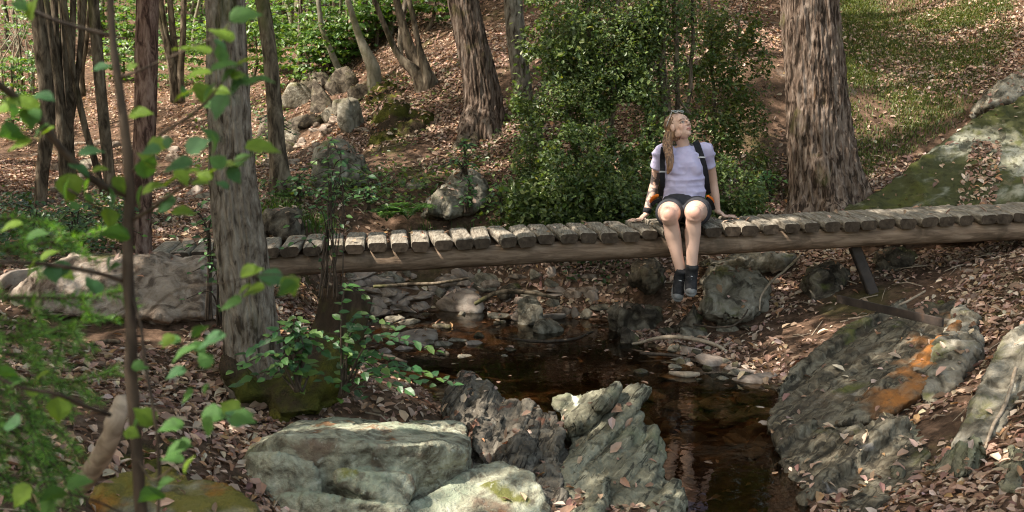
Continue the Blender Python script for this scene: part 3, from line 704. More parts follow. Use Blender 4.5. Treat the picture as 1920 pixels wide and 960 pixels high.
UP = [(560,190,70,38),(600,200,60,46),(640,165,52,44),(655,235,48,52),(560,235,60,28),(600,160,60,30),(548,255,44,20),(585,225,50,24),(530,280,50,24),(640,205,50,30),(680,175,60,26),(500,245,36,42),(620,215,40,24)]
for k, (x, y, w, h) in enumerate(UP):
    stone(x, y + 12, w * 1.3, h * 1.35, 'pale mossy block in the tumble of rocks up the dry stream bed', 'rocks tumbled along the dry stream bed', ('rock_grey', 'rock_dark', 'rock_dark')[k % 3], 300 + k, name='rock')
for k in range(46):
    px, py = rs.uniform(500, 690), rs.uniform(225, 330)
    if px > 600 and py > 255: px -= 110
    stone(px, py, rs.uniform(12, 32), rs.uniform(7, 15), 'small bleached stone on the dry stream bed beyond the footbridge', 'bleached stones of the dry stream bed', rs.choice(['pebble', 'rock_warm']), 400 + k)
for k in range(40):
    px, py = rs.uniform(60, 400), rs.uniform(270, 385)
    stone(px, py, rs.uniform(14, 42), rs.uniform(8, 20), 'small grey stone scattered beside the leafy path among the thin trunks', 'stones scattered along the woodland path', rs.choice(['pebble', 'rock_grey', 'rock_warm']), 500 + k)

for k in range(34):
    px, py = rs.uniform(672, 960), rs.uniform(592, 676)
    stone(px, py, rs.uniform(18, 58), rs.uniform(6, 15), 'low brown stone breaking the surface of the shallows right of the stump', 'stones breaking the surface of the shallows', rs.choice(['pebble', 'rock_grey', 'rock_dark']), 600 + k)
for k in range(40):
    px, py = rs.uniform(1180, 1450), rs.uniform(690, 860)
    stone(px, py, rs.uniform(25, 90), rs.uniform(10, 26), 'brown stone lying on the stream bed under the clear dark water', 'stones on the bed of the pool', 'pebble', 660 + k, bed=True)
for k in range(26):
    px, py = rs.uniform(1180, 1420), rs.uniform(610, 720)
    stone(px, py, rs.uniform(16, 44), rs.uniform(8, 18), 'small dark stone among leaves on the shaded bank below the hiker', 'stones on the shaded bank below the hiker', rs.choice(['rock_grey', 'rock_dark']), 720 + k)

rock('earth_bank', 'mossy hummock of dark earth with hollows on the leafy slope above the dark boulder', [rk([(684,245,15.6),(715,222,15.7),(760,212,15.8),(806,232,15.7),(800,262,15.4),(740,280,15.2),(694,272,15.3)], .15, .4)], M['moss_root'], .03, .14, 3.0, .02, it=1, seed=121, litter=.3, lumps=.03, cat='hummock')
rock('earth_bank', 'mossy green hummock just left of the leaning twin trunks on the slope', [rk([(676,185,16.8),(700,168,17),(745,160,17),(770,178,16.8),(740,200,16.5),(690,205,16.5)], .1, .4)], M['moss_root'], .03, .1, 3.0, .02, it=1, seed=122, litter=.35, lumps=.02, cat='hummock')
# ------------------------------------------------------------------ footbridge
BO = P(1280, 425, 10.0)                       # where the hiker sits, front edge
BO = np.array([BO[0], 10.0 * K, 0.0])
ax = unit(np.array([1.0, .126, .0296]))       # along the bridge
ay = unit(np.array([-.126, 1.0, 0]))          # away from the camera
az = np.cross(ax, ay)
def deckz(x): return K * (1.036 + .0296 * (x / K + 1.22))
BO[2] = deckz(BO[0])
def B(s, y, z): return BO + np.asarray(s)[..., None] * ax + np.asarray(y)[..., None] * ay + np.asarray(z)[..., None] * az
bridge = thing('footbridge', BO - np.array([0, 0, 1.0]), 'weathered plank footbridge on two log beams crossing the stream', 'footbridge')
PW, PT, PL, PITCH = .139, .082, .69, .161
S0, S1 = -3.95, 3.35
prof = np.array([(-.36, 0), (-.18, .012), (.0, .015), (.18, .012), (.36, 0), (.47, -.1), (.5, -.25), (.5, -.62), (.36, -1.0), (-.36, -1.0), (-.5, -.62), (-.5, -.25), (-.47, -.1)])
rb = np.random.default_rng(3)
ns = int((S1 - S0) / PITCH)
for k in range(ns):
    s = S0 + k * PITCH + rb.normal(0, .004)
    w, t_, l0, l1 = PW * rb.uniform(.9, 1.08), PT * rb.uniform(.9, 1.08), rb.normal(0, .016), PL + rb.normal(0, .03)
    yaw, roll = rb.normal(0, .022), rb.normal(0, .035)
    ny = 12
    yy = np.linspace(l0, l1, ny)
    v = []
    for y in yy:
        e = min(y - l0, l1 - y)
        sh = 1 - .06 * math.exp(-e / .012)
        px_ = prof[:, 0] * w * sh; pz_ = prof[:, 1] * t_
        pz_ = np.where(prof[:, 1] > -.3, pz_ - (1 - sh) * .12, pz_)
        g = np.stack([px_ + s + (y - PL / 2) * yaw, np.full(len(prof), y), pz_ + roll * px_], 1)
        v.append(g)
    v = np.concatenate(v)
    v[:, 0] += fbm(np.stack([v[:, 0] * 6, v[:, 1] * 3, v[:, 2] * 6 + k * 9], 1), 1, 2, seed=k) * .004
    v[:, 2] += fbm(np.stack([v[:, 0] * 22 + k * 7, v[:, 1] * 2, v[:, 2] * 0], 1), 1, 3, seed=k) * .0035
    v = B(v[:, 0], v[:, 1], v[:, 2])
    m_ = len(prof)
    i = np.arange(ny - 1)[:, None]; j = np.arange(m_)[None, :]; j2 = (j + 1) % m_
    q = np.stack([i*m_+j, (i+1)*m_+j, (i+1)*m_+j2, i*m_+j2], -1).reshape(-1, 4)
    c0, c1 = len(v), len(v) + 1
    v = np.concatenate([v, v[:m_].mean(0, keepdims=True), v[-m_:].mean(0, keepdims=True)])
    jj = np.arange(m_); jn = (jj + 1) % m_
    t = np.concatenate([np.stack([jj, jn, np.full(m_, c0)], 1), np.stack([(ny-1)*m_+jn, (ny-1)*m_+jj, np.full(m_, c1)], 1)])
    mi = np.concatenate([np.zeros(len(q)), np.ones(len(t))])
    o = obj('plank', v, q, t, [M['plank'], M['endgrain']], parent=bridge, smooth=False, mi=mi)
LR = .081
for y0 in (.112, .56):
    ss = np.linspace(S0 + .05, S1 + .3, 160)
    c = B(ss, np.full(160, y0), np.full(160, -PT - LR * .93)) + np.stack([np.zeros(160), fbm(np.stack([ss, ss * 0 + y0, ss * 0], 1), .7, 2, seed=2) * .008, fbm(np.stack([ss, ss * 0 + y0 + 5, ss * 0], 1), .6, 2, seed=3) * .008], 1)
    rr = LR * (1 + .03 * fbm(np.stack([ss, ss * 0, ss * 0 + y0], 1), 1.5, 3, seed=6))
    v, q, t = tube(c, rr, 28)
    v += unit(v - np.repeat(np.concatenate([c, c[:1]]), 28, 0)[:len(v)]) * (fbm(v * np.array([1, 6, 6]), 3, 3, seed=8) * .004)[:, None]
    obj('log_beam', v, q, t, M['log'], parent=bridge)
# black support post, the flat steel bar bracing it
def bar(a, b, w, h, side):
    a, b = np.asarray(a), np.asarray(b)
    d = unit(b - a); s_ = unit(side - (side @ d) * d); n_ = np.cross(d, s_)
    v, q, t = [], [], None
    pr = [(-1, -.8), (-.8, -1), (.8, -1), (1, -.8), (1, .8), (.8, 1), (-.8, 1), (-1, .8)]
    for p in (a, b):
        v += [p + s_ * x * w / 2 + n_ * y * h / 2 for x, y in pr]
    q = [(i, (i+1) % 8, 8 + (i+1) % 8, 8 + i) for i in range(8)]
    v += [a, b]
    t = [((i+1) % 8, i, 16) for i in range(8)] + [(8 + i, 8 + (i+1) % 8, 17) for i in range(8)]
    return np.array(v), np.array(q), np.array(t)
v, q, t = bar(P(1602, 462, 10.5), P(1650, 585, 10.4), .085, .075, np.array([1.0, 0, 0]))
obj('support_post', v, q, t, M['steel'], parent=bridge, smooth=False)
v, q, t = bar(P(1570, 560, 9.5), P(1768, 605, 8.25), .058, .014, np.array([0, 0, 1.0]))
o = obj('brace_bar', v, q, t, M['steel'], parent=bridge, smooth=False)

# ------------------------------------------------------------------ dead wood and the stump
def stick(label, path, mt='deadwood', name='stick', twigs=(), group=None, cat='stick', seg=8):
    path = [(x, y, r * 1.2, d_ - .2) for x, y, r, d_ in path]; twigs = [[(x, y, r * 1.2, d_ - .2) for x, y, r, d_ in tw] for tw in twigs]
    parts = [tube([P(x, y, d) for x, y, r, d in path], [r for x, y, r, d in path], seg, .03)]
    for tw in twigs:
        parts.append(tube([P(x, y, d) for x, y, r, d in tw], [r for x, y, r, d in tw], 6, .03))
    v, q, t = join(parts)
    v = v + (np.stack([fbm(v, 14, 2, seed=k) for k in range(3)], 1)) * .003
    o = obj(name, v, q, t, M[mt]); tag(o, label, cat, group); return o
stick('pale curved forked stick arching over the shallow water below the hiker', [(1185,645,.008,10.4),(1250,632,.014,10.3),(1320,640,.014,10.2),(1352,652,.013,10.1),(1372,672,.01,10.0),(1388,690,.007,9.9)],
      twigs=[[(1322,636,.006,10.2),(1332,624,.004,10.2)],[(1343,646,.006,10.15),(1354,634,.004,10.15)],[(1356,652,.006,10.1),(1370,636,.004,10.15)]])
stick('thin bare curved branch hanging from the litter under the footbridge', [(1500,480,.01,11.2),(1470,508,.009,11.0),(1440,535,.008,10.8),(1426,560,.007,10.7),(1424,582,.005,10.6)], name='branch', cat='branch')
stick('thin root looping along the underside of the pale scarred boulder', [(1300,608,.007,10.5),(1345,614,.007,10.35),(1380,608,.007,10.35),(1393,595,.006,10.4),(1402,580,.005,10.5)], mt='twig', name='root', cat='root')
stick('grey waterlogged stick floating right of the upright olive stone', [(930,632,.011,10.9),(1000,640,.012,10.6),(1060,638,.01,10.6),(1110,622,.006,11.0)], mt='twig')
stick('bleached driftwood piece floating in the dark water', [(1255,699,.012,9.35),(1290,703,.022,9.3),(1312,702,.012,9.3)], name='driftwood', cat='driftwood')
stick('small bleached wood chip on the flat top of the lichen boulder', [(582,819,.004,6.42),(600,820,.008,6.4),(615,820,.004,6.4)], name='wood_chip', cat='wood chip')
stick('long grey stick lying half in the water beside the pale curved stick', [(1200,662,.01,10.0),(1270,668,.012,9.95),(1330,690,.01,9.7),(1380,712,.006,9.4)], mt='twig')
stick('short dark stick pointing out of the leaves toward the reflecting water', [(700,664,.01,9.1),(730,668,.012,9.0),(762,680,.009,8.9)], mt='twig')
stick('twisted driftwood branch caught behind the pale stones of the far shore', [(700,537,.012,11.6),(760,534,.014,11.6),(830,530,.012,11.6),(880,522,.01,11.7)], mt='bark_dark', name='branch', cat='branch')
stick('dark gnarled branch stranded on the far shore beside the shaded plants', [(890,570,.014,11.4),(930,550,.018,11.4),(985,548,.016,11.4),(1050,560,.01,11.3)], mt='bark_dark', name='branch', cat='branch')
stick('thin pale branch arching over the mossy rock near the steel bar', [(1590,598,.006,9.8),(1640,590,.008,9.7),(1690,570,.008,9.7),(1735,545,.006,9.8)], name='branch', cat='branch')
stick('pale root running down beside the long grey slab on the near bank', [(1905,690,.008,7.2),(1890,745,.009,7.0),(1862,800,.008,6.7),(1848,840,.006,6.5)], name='root', cat='root')
stick('dark stick lying on the leaves left of the ridged trunk', [(150,655,.01,8.1),(200,640,.013,8.2),(225,642,.01,8.2)], mt='bark_dark')
# thick broken grey branch leaning by the sapling
v, q, t = tube([P(232,752,3.15), P(222,775,3.1), P(208,815,3.1), P(190,855,3.15), P(172,885,3.2), P(150,912,3.3), P(120,940,3.5)], np.array([.022, .024, .024, .026, .026, .023, .02]), 16, .015)
v += unit(np.random.default_rng(1).normal(size=v.shape)) * 0 + np.stack([fbm(v, 18, 3, seed=k) for k in range(3)], 1) * .004
tag(obj('broken_branch', v, q, t, M['deadwood']), 'thick broken grey brown branch with a dark cut end behind the sapling stem', 'branch')
# the dark stump
sb = hit(640, 712)
def stump_mod(th, s, p):
    return 1 + .16 * np.cos(3 * th + 1) + .12 * np.cos(5 * th + s * 2) + .12 * fbm(p.reshape(-1, 3), 5, 3, seed=3).reshape(th.shape)
d0 = 8.25
v, q, t = tube([P(600,775,d0-.1), P(610,720,d0), P(628,640,d0+.05), P(640,590,d0+.1), P(650,548,d0+.15)], np.array([.23, .19, .15, .145, .15]), 40, .03, mod=stump_mod)
tag(obj('tree_stump', v, q, t, M['stump']), 'dark rotten stump overgrown by thin shoots at the water edge below the footbridge', 'tree stump')
# ------------------------------------------------------------------ leaf clouds
def leaf_cloud(c, nrm, size, axis=None, width=.62, fold=.25, col=None, simple=False, droop=.0):
    """many leaves: centre, normal, length; returns v, quads, per-vertex colour"""
    n = len(c)
    nrm = unit(nrm)
    if axis is None: axis = rng.normal(size=(n, 3))
    a = unit(axis - (axis * nrm).sum(1, keepdims=True) * nrm)
    b = np.cross(nrm, a)
    size = np.broadcast_to(np.asarray(size, float), (n,))[:, None]
    w = np.broadcast_to(np.asarray(width, float), (n,))[:, None]
    if simple:
        T = np.array([(-.5, 0, 0), (0.02, -.5, fold), (.5, 0, 0), (0.02, .5, fold)])
        Q = np.array([(0, 1, 2, 3)])
    else:
        T = np.array([(-.5, 0, 0), (.05, 0, 0), (.5, 0, -droop), (-.18, -.5, fold), (.22, -.36, fold * .7 - droop * .3), (-.18, .5, fold), (.22, .36, fold * .7 - droop * .3)])
        Q = np.array([(0, 3, 4, 1), (1, 4, 2, 2), (0, 1, 6, 5), (1, 2, 6, 6)])
    v = c[:, None, :] + (a[:, None, :] * T[None, :, :1] + b[:, None, :] * T[None, :, 1:2] * w[:, None] + nrm[:, None, :] * T[None, :, 2:3] * w[:, None]) * size[:, None]
    k = len(T)
    off = (np.arange(n) * k)[:, None, None]
    if simple:
        q = (Q[None] + off).reshape(-1, 4); t = None
    else:
        q = (np.array([(0, 3, 4, 1), (0, 1, 6, 5)])[None] + off).reshape(-1, 4)
        t = (np.array([(1, 4, 2), (1, 2, 6)])[None] + off).reshape(-1, 3)
    cc = np.repeat(col, k, axis=0) if col is not None else None
    return v.reshape(-1, 3), q, t, cc

def palette(n, cols, wts=None, jit=.15, r=None):
    r = r or rng
    cols = np.array(cols, float)
    i = r.choice(len(cols), n, p=None if wts is None else np.array(wts) / np.sum(wts))
    return cols[i] * (1 + r.normal(0, jit, (n, 1))).clip(.5, 1.6) * (1 + r.normal(0, .05, (n, 3)))

# ------------------------------------------------------------------ trees
def wid(w, d): return w / 2 * d * K / FPX

def trunk_part(parent, path, d, bark, top=None, seg=28, ridge=.05, flare=0, roots=5, name='trunk', step=.05, tall=9.0, rfreq=1.0, sink=.35, seed=0, toplean=None):
    """path: (px, py, width px[, depth]) from the top of the frame to the ground; the trunk goes on upward to the crown"""
    pp = [P(a[0], a[1], a[3] if len(a) > 3 else d) for a in path]
    rr = [wid(a[2], a[3] if len(a) > 3 else d) for a in path]
    base = pp[-1].copy()
    pp = pp + [base + np.array([0, 0, -sink])]; rr = rr + [rr[-1] * 1.1]
    if top is None:
        dr = pp[0] - pp[1]
        dr = dr / max(dr[2], .05)
        h = max(tall - pp[0][2], 1)
        dr[:2] = np.clip(dr[:2], -.35, .35)
        top = [pp[0] + np.array([dr[0] * h * .35, dr[1] * h * .35, h * .5]), pp[0] + np.array([dr[0] * h * .45, dr[1] * h * .45, h])]
        pp = [top[1], top[0]] + pp; rr = [max(rr[0] * .35, .012), rr[0] * .75] + rr
    pp = pp[::-1]; rr = np.array(rr[::-1])
    ph = seed * 1.7
    zb = base[2]
    def mod(th, s, p):
        q = p.reshape(-1, 3)
        hgt = (p[..., 2] - zb)
        r0 = 1 + .05 * np.cos(2 * th + ph + hgt) + .04 * np.cos(3 * th + hgt * 1.3)
        if flare:
            e = np.exp(-np.maximum(hgt, -.2) / (.22 + .2 * flare))
            r0 = r0 + flare * e * (.45 + .55 * np.cos(roots * th + ph + .6 * np.sin(hgt * 4))) + .25 * flare * e
        qq = np.stack([np.cos(th).ravel() * 5 * rfreq, np.sin(th).ravel() * 5 * rfreq, s.ravel() * 3.6 * rfreq + seed * 5], 1)
        return r0 + (ridg(qq, 1, 2, seed=seed).reshape(th.shape) * .7 + fbm(qq, 2.3, 2, seed=seed + 3).reshape(th.shape) * .5) * ridge
    v, q, t = tube(np.array(pp), rr, seg, step, mod=mod)
    o = obj(name, v, q, t, M[bark], parent=parent)
    SURF_BLOCK.append((v, q))
    return np.array(pp), rr
SURF_BLOCK = []

GAPS = []            # sun gaps: (point, radius, weight) - the crowns are open along these sun rays
SUND = unit(np.array([-.55, -.20, .81]))
def gap(px, py, d, r, w): GAPS.append((P(px, py, d), r, w))
for g in [(1050,200,12.6,.5,.8),(1150,120,12.8,.45,.8),(1100,330,12.2,.4,.7),(1180,300,12.2,.3,.6),(1020,100,12.8,.5,.8),(1330,300,12.6,.4,.8),(1230,60,13,.35,.6),(60,60,30,3,1),(200,40,30,2.5,1),(350,60,28,2.5,1),(540,60,27,2.2,1),(520,140,22,1.2,.8),(450,180,18,1,.6),(570,300,16.5,1.0,1),(610,250,18,1.0,.9),(650,215,18,.9,.8),(560,215,20,1.0,.8),(720,230,16,.9,.9),(800,240,15.5,.8,.85),(870,320,14,.7,.75),(740,330,14,.7,.6),(940,290,14,.7,.7),(830,120,17,.9,.9),(960,130,16.5,.8,.9),(650,320,14.5,.5,.7),
          (700,440,9.9,.42,.95),(790,440,9.9,.42,.95),(880,438,9.95,.4,.9),(980,430,10,.35,.75),(1110,425,10,.32,.6),
          (1275,250,10.45,.34,1),(1280,340,10.4,.36,.95),(1275,400,9.9,.3,.85),(1230,330,10.5,.25,.9),(1200,400,10.4,.25,.7),
          (1360,565,10.8,.28,.85),(1350,490,11.4,.3,.6),(1420,510,11,.25,.6),(1480,600,10.2,.4,.85),(1440,690,9.3,.3,.8),(1560,630,9.6,.35,.75),(1530,560,10.6,.3,.7),(1690,470,10.9,.25,.7),
          (560,810,6.4,.42,.75),(690,815,6.5,.4,.7),(820,810,6.5,.4,.75),(500,880,6.1,.25,.5),(950,900,6.2,.35,.7),(1100,760,7.3,.3,.6),(1180,830,7,.3,.5),(1740,660,8.3,.3,.35),(1660,740,7.8,.3,.2),(1850,700,7.3,.3,.5),(1700,880,6.6,.3,.5),(1890,860,6.3,.4,.5),(1600,880,6.8,.3,.4),
          (1400,180,15,.9,1),(1380,290,14,.7,.95),(1430,60,16,.9,1),(1350,400,13,.5,.6),(1300,60,16,.8,.7),(1650,20,19,1.2,1),(1800,10,18,1.2,1),(1620,170,15.3,.6,.8),(1650,215,14.8,.5,.9),(1760,210,14.5,.6,.9),(1700,150,15.5,.5,.5),(1850,330,12.2,.25,.2),(1640,240,14.3,.5,.8),
          (1500,60,12.4,.5,1),(1500,180,12.4,.4,.9),(1510,300,12.4,.3,.7),(410,60,7.3,.35,1),(415,200,7.3,.3,.9),(425,330,7.4,.25,.8),(435,470,7.4,.2,.7),(440,580,7.4,.15,.5),(870,60,15,.5,.9),(890,160,15,.5,.8),(275,60,10.8,.4,.9),(270,160,10.8,.35,.6),
          (30,520,9.4,.3,.9),(230,520,9,.3,.4),(180,540,9,.3,.4),(340,660,8.2,.25,.6),(300,800,6.5,.3,.4),(340,200,20,1.2,.7),(250,110,26,1.8,1),(100,200,24,1.5,.9),(60,290,19,.9,.8),(200,290,18,.7,.7),(120,330,16.5,.6,.8),(350,330,15,.6,.6),(600,60,24,2,1),(450,120,26,2,1),(100,60,28,2.5,1),(680,80,21,1.2,.8),
          (860,580,11.3,.3,.8),(790,585,11.3,.25,.6),(720,540,11.6,.3,.5),(1010,600,10.9,.22,.6),(1100,80,13.5,.8,.6),(1050,200,12.8,.6,.6),(1180,60,13.5,.5,.3),(1020,330,12.2,.5,.55),(1380,350,12.3,.4,.6),(720,400,12.3,.4,.5),(640,390,12.3,.3,.4)]:
    gap(*g)
_GP = np.array([g[0] for g in GAPS]); _GR = np.array([g[1] for g in GAPS]); _GW = np.array([g[2] for g in GAPS])
def shade_keep(c):
    """probability that a leaf at c stays, given the open sun rays"""
    keep = np.ones(len(c))
    for g, r, w_ in zip(_GP, _GR, _GW):
        d = c - g
        al = d @ SUND
        dd = np.linalg.norm(d - al[:, None] * SUND, axis=1)
        keep *= np.where(al > 0, 1 - w_ * np.exp(-(dd / r) ** 4), 1)
    return keep

def seen(c, m=60):
    """mask of points inside the picture (kept free of the high crowns)"""
    d = c - CAM
    f = np.array([0, math.cos(TH), -math.sin(TH)]); u = np.array([0, math.sin(TH), math.cos(TH)])
    z = d @ f
    px = 960 + FPX * d[:, 0] / np.maximum(z, .01); py = 480 - FPX * (d @ u) / np.maximum(z, .01)
    return (z > .1) & (px > -m) & (px < 1920 + m) & (py > -m)

G1 = [(.045, .085, .018), (.065, .11, .022), (.03, .065, .018), (.09, .13, .025)]
def crown(parent, c, rad, n, size=.12, clumps=26, cols=G1, seed=0, respect=True, name='crown', mt='leaf', flat=.6, ws=None):
    r = np.random.default_rng(1000 + seed)
    c = np.asarray(c, float); rad = np.asarray(rad, float)
    k = unit(r.normal(size=(clumps, 3))) * (r.uniform(.25, 1, (clumps, 1)) ** .5) * rad + c
    i = r.integers(0, clumps, n)
    p = k[i] + r.normal(size=(n, 3)) * np.array([.42, .42, .22]) * rad.mean() * .42
    if respect:
        p = p[~seen(p)]
        p = p[r.uniform(size=len(p)) < shade_keep(p)]
    if not len(p): return
    nr = unit(np.array([0, 0, 1.0]) + r.normal(size=p.shape) * flat)
    v, q, t, cc = leaf_cloud(p, nr, size * r.uniform(.7, 1.25, len(p)), r.normal(size=p.shape), .7, .12, palette(len(p), cols, ws, r=r), simple=True)
    obj(name, v, q, t, M[mt], parent=parent, col=cc, smooth=False)

def tree(label, path, d, bark='bark_grey', seg=24, cr=None, n=2500, size=.13, group=None, name='tree', limbs=4, seed=0, **kw):
    base = P(path[-1][0], path[-1][1], path[-1][3] if len(path[-1]) > 3 else d)
    T = thing(name, base, label, 'tree', group)
    pp, rr = trunk_part(T, path, d, bark, seg=seg, seed=seed, **kw)
    top = pp[-1]
    r = np.random.default_rng(77 + seed)
    if cr is None: cr = (2.2, 2.2, 1.6)
    for k in range(limbs):
        f = r.uniform(.72, .97)
        zz = base[2] + (top[2] - base[2]) * f
        j = np.argmin(abs(pp[:, 2] - zz))
        st = pp[j]
        if st[2] < 3.9: st = pp[-2] if pp[-2][2] > 3.9 else pp[-1]
        a = r.uniform(0, 6.28); L = r.uniform(.6, 1) * cr[0]
        e = st + np.array([math.cos(a) * L, math.sin(a) * L, L * r.uniform(.3, .8)])
        v, q, t = tube([st, st * .5 + e * .5 + np.array([0, 0, .15 * L]), e], np.array([.05, .032, .012]) * min(1, rr.max() / .12), 7, .2)
        obj('limb', v, q, t, M[bark], parent=T)
    crown(T, top + np.array([0, 0, -.3]), cr, n, size, seed=seed)
    return T

tree('ridged grey trunk with a mossy base standing before the footbridge', [(423,0,66),(428,150,73),(442,380,87),(458,520,95),(468,610,98),(476,690,108)], 7.35, 'bark_grey', seg=220, step=.012, ridge=.10, rfreq=1.0, flare=.1, roots=4, cr=(2.8, 2.8, 1.6), n=5200, seed=1, tall=8, name='alder_tree')
tree('huge furrowed trunk with a mossy foot on the hillside behind the hiker', [(1518,0,98),(1528,150,106),(1536,260,118),(1545,330,128),(1550,372,140)], 12.5, 'bark_brown', seg=260, step=.014, ridge=.085, rfreq=1.25, flare=.22, roots=6, cr=(3.2, 3.2, 2), n=5200, seed=2, tall=9.5, name='chestnut_tree')
T14 = tree('thick brown trunk with splayed mossy roots in the middle of the leafy slope', [(868,0,50,15.2),(884,80,54,15.2),(899,150,58,15.2),(905,200,62,15.2),(899,250,72,15.1)], 15.2, 'bark_brown', seg=140, step=.022, ridge=.09, rfreq=1.0, flare=.3, roots=5, cr=(2.8, 2.8, 1.8), n=4500, seed=3, tall=9.5, name='chestnut_tree')
for rp in ([(897,205,15.25,26),(878,245,14.95,22),(858,280,14.6,15),(838,312,14.25,8),(820,336,13.9,3)],[(900,215,15.25,26),(888,262,14.8,18),(874,296,14.4,11),(860,325,14.0,4)],[(912,205,15.3,26),(928,248,14.95,16),(944,280,14.6,9),(956,300,14.3,3)],[(920,190,15.4,22),(952,222,15.2,12),(984,240,15.1,4)]):
    v, q, t = tube([P(x, y, dd) for x, y, dd, w_ in rp], np.array([wid(w_, dd) for x, y, dd, w_ in rp]), 16, .03)
    v = v + np.stack([fbm(v, 5, 3, seed=k) for k in range(3)], 1) * .02
    obj('root', v, q, t, M['bark_dark'], parent=T14)
tree('reddish brown trunk rising behind the low end of the footbridge', [(277,0,41),(275,120,42),(272,240,40),(264,380,38),(262,475,40)], 10.9, 'bark_red', seg=40, ridge=.05, flare=.1, cr=(2.6, 2.6, 1.6), n=4200, seed=4, tall=8.5, step=.04, name='chestnut_tree')
tree('dark slim trunk with ivy sprigs right behind the ridged grey trunk', [(492,0,25),(505,90,27),(515,200,29),(522,300,33),(528,350,40)], 13.0, 'bark_dark', seg=24, flare=.2, cr=(2.2, 2.2, 1.5), n=3500, seed=5, tall=8.5, name='alder_tree')
tree('brown slightly bent trunk, foremost of the thin trunks by the path', [(68,-5,22),(80,100,26),(90,230,25),(80,320,22),(76,385,23)], 13.4, 'bark_dark', seg=24, cr=(2.2, 2.2, 1.5), n=3500, seed=6, tall=8.5, name='alder_tree')
tree('dark straight slim trunk between the sapling stem and the clump of many stems', [(175,-5,19),(184,110,20),(194,220,19),(205,335,20)], 13.6, 'bark_dark', seg=20, cr=(2.2, 2.2, 1.5), n=3500, seed=7, tall=8.5, name='alder_tree')
tree('thin leaning brown trunk crossing before the clump of many stems', [(128,60,11),(142,160,12),(160,240,12),(185,335,12)], 13.8, 'bark_dark', seg=14, cr=(1.2, 1.2, .8), n=700, seed=8, tall=8, name='alder_tree', limbs=2)
tree('greyish lichen trunk half hidden by the left flank of the tall evergreen bush', [(962,0,34),(972,110,36),(985,200,38),(1000,265,40)], 14.2, 'bark_grey', seg=32, cr=(2.2, 2.2, 1.5), n=3500, seed=9, tall=9, name='beech_tree')
tree('pale thin trunk curving down to the tumbled rocks of the dry bed', [(596,-5,8),(606,60,9),(622,100,11),(637,140,14)], 20.5, 'bark_pale', seg=14, cr=(1.5, 1.5, 1), n=1200, seed=10, tall=9, name='beech_tree', limbs=3)
tree('pale leaning trunk with a widening foot above the tumbled rocks', [(652,-5,10),(664,40,12),(680,85,17),(700,132,26)], 19.5, 'bark_pale', seg=16, cr=(1.5, 1.5, 1), n=1200, seed=12, tall=9, name='beech_tree', limbs=3)

def clump(label, base, d, stems, bark, seed, name='coppiced_tree', group=None, cn=2500, tall=8.5):
    T = thing(name, P(*base, d), label, 'tree', group)
    r = np.random.default_rng(seed)
    for k, st in enumerate(stems):
        pp, rr = trunk_part(T, st, d + r.normal(0, .12), bark, name='trunk', seg=16, seed=seed + k, tall=tall + r.uniform(-1, 1))
        crown(T, pp[-1], (1.5, 1.5, 1.1), cn // len(stems), .13, seed=seed + k, clumps=10)
    return T
clump('clump of many slender stems fanning up from one foot beside the leafy path', (122,275), 14.6,
      [[(85,-5,13),(100,110,16),(112,200,18),(120,275,24)],[(101,-5,12),(108,110,14),(116,200,16),(124,275,22)],[(119,-5,13),(122,110,14),(128,200,15),(128,275,20)],[(138,-5,11),(135,100,12),(132,200,14),(126,275,20)],[(158,-5,9),(152,80,10),(143,160,10),(130,270,12)],[(110,-5,8),(122,60,9),(134,160,9),(131,272,12)]], 'bark_dark', 31)
clump('dark leaning twin trunks sprouting from one burl on the leafy slope', (798,158), 16.8,
      [[(700,-5,9),(722,50,10),(748,105,12),(790,152,30)],[(742,-5,14),(756,50,17),(775,110,24),(800,158,46)],[(766,-5,9),(776,40,10),(786,90,11),(802,152,26)]], 'bark_dark', 41)
clump('group of dark leaning stems far behind the reddish trunk', (330,150), 21, [[(300,-5,10),(312,70,11),(326,150,14)],[(318,-5,10),(325,70,12),(332,150,14)],[(345,-5,10),(343,70,11),(338,150,14)],[(290,-5,6),(305,60,7),(322,150,9)]], 'bark_dark', 51)
clump('bundle of dark thin stems leaning behind the straight slim trunk', (150,140), 22, [[(160,-5,8),(154,70,9),(148,140,10)],[(170,-5,8),(163,70,8),(153,140,10)],[(148,-5,7),(150,70,8),(150,140,9)]], 'bark_dark', 61)

rf = np.random.default_rng(9)
for k in range(42):
    px = rf.uniform(-20, 760) if k < 26 else rf.uniform(430, 780); py = rf.uniform(20, 110)
    h_ = hit(px, py)
    if h_ is None: continue
    d = h_[1] / K
    w_ = rf.uniform(5, 12)
    tree('thin trunk among the many in the far sunlit forest', [(px + rf.uniform(-14, 14), -5, w_ * .8), (px + rf.uniform(-4, 4), py * .5, w_ * .9), (px, py, w_)], d, rf.choice(['bark_dark', 'bark_grey', 'bark_pale']), seg=10, step=.15,
         cr=(1.6, 1.6, 1.2), n=500, size=.16, group='thin trunks of the far forest', limbs=0, seed=100 + k, tall=h_[2] + 6, name='forest_tree')

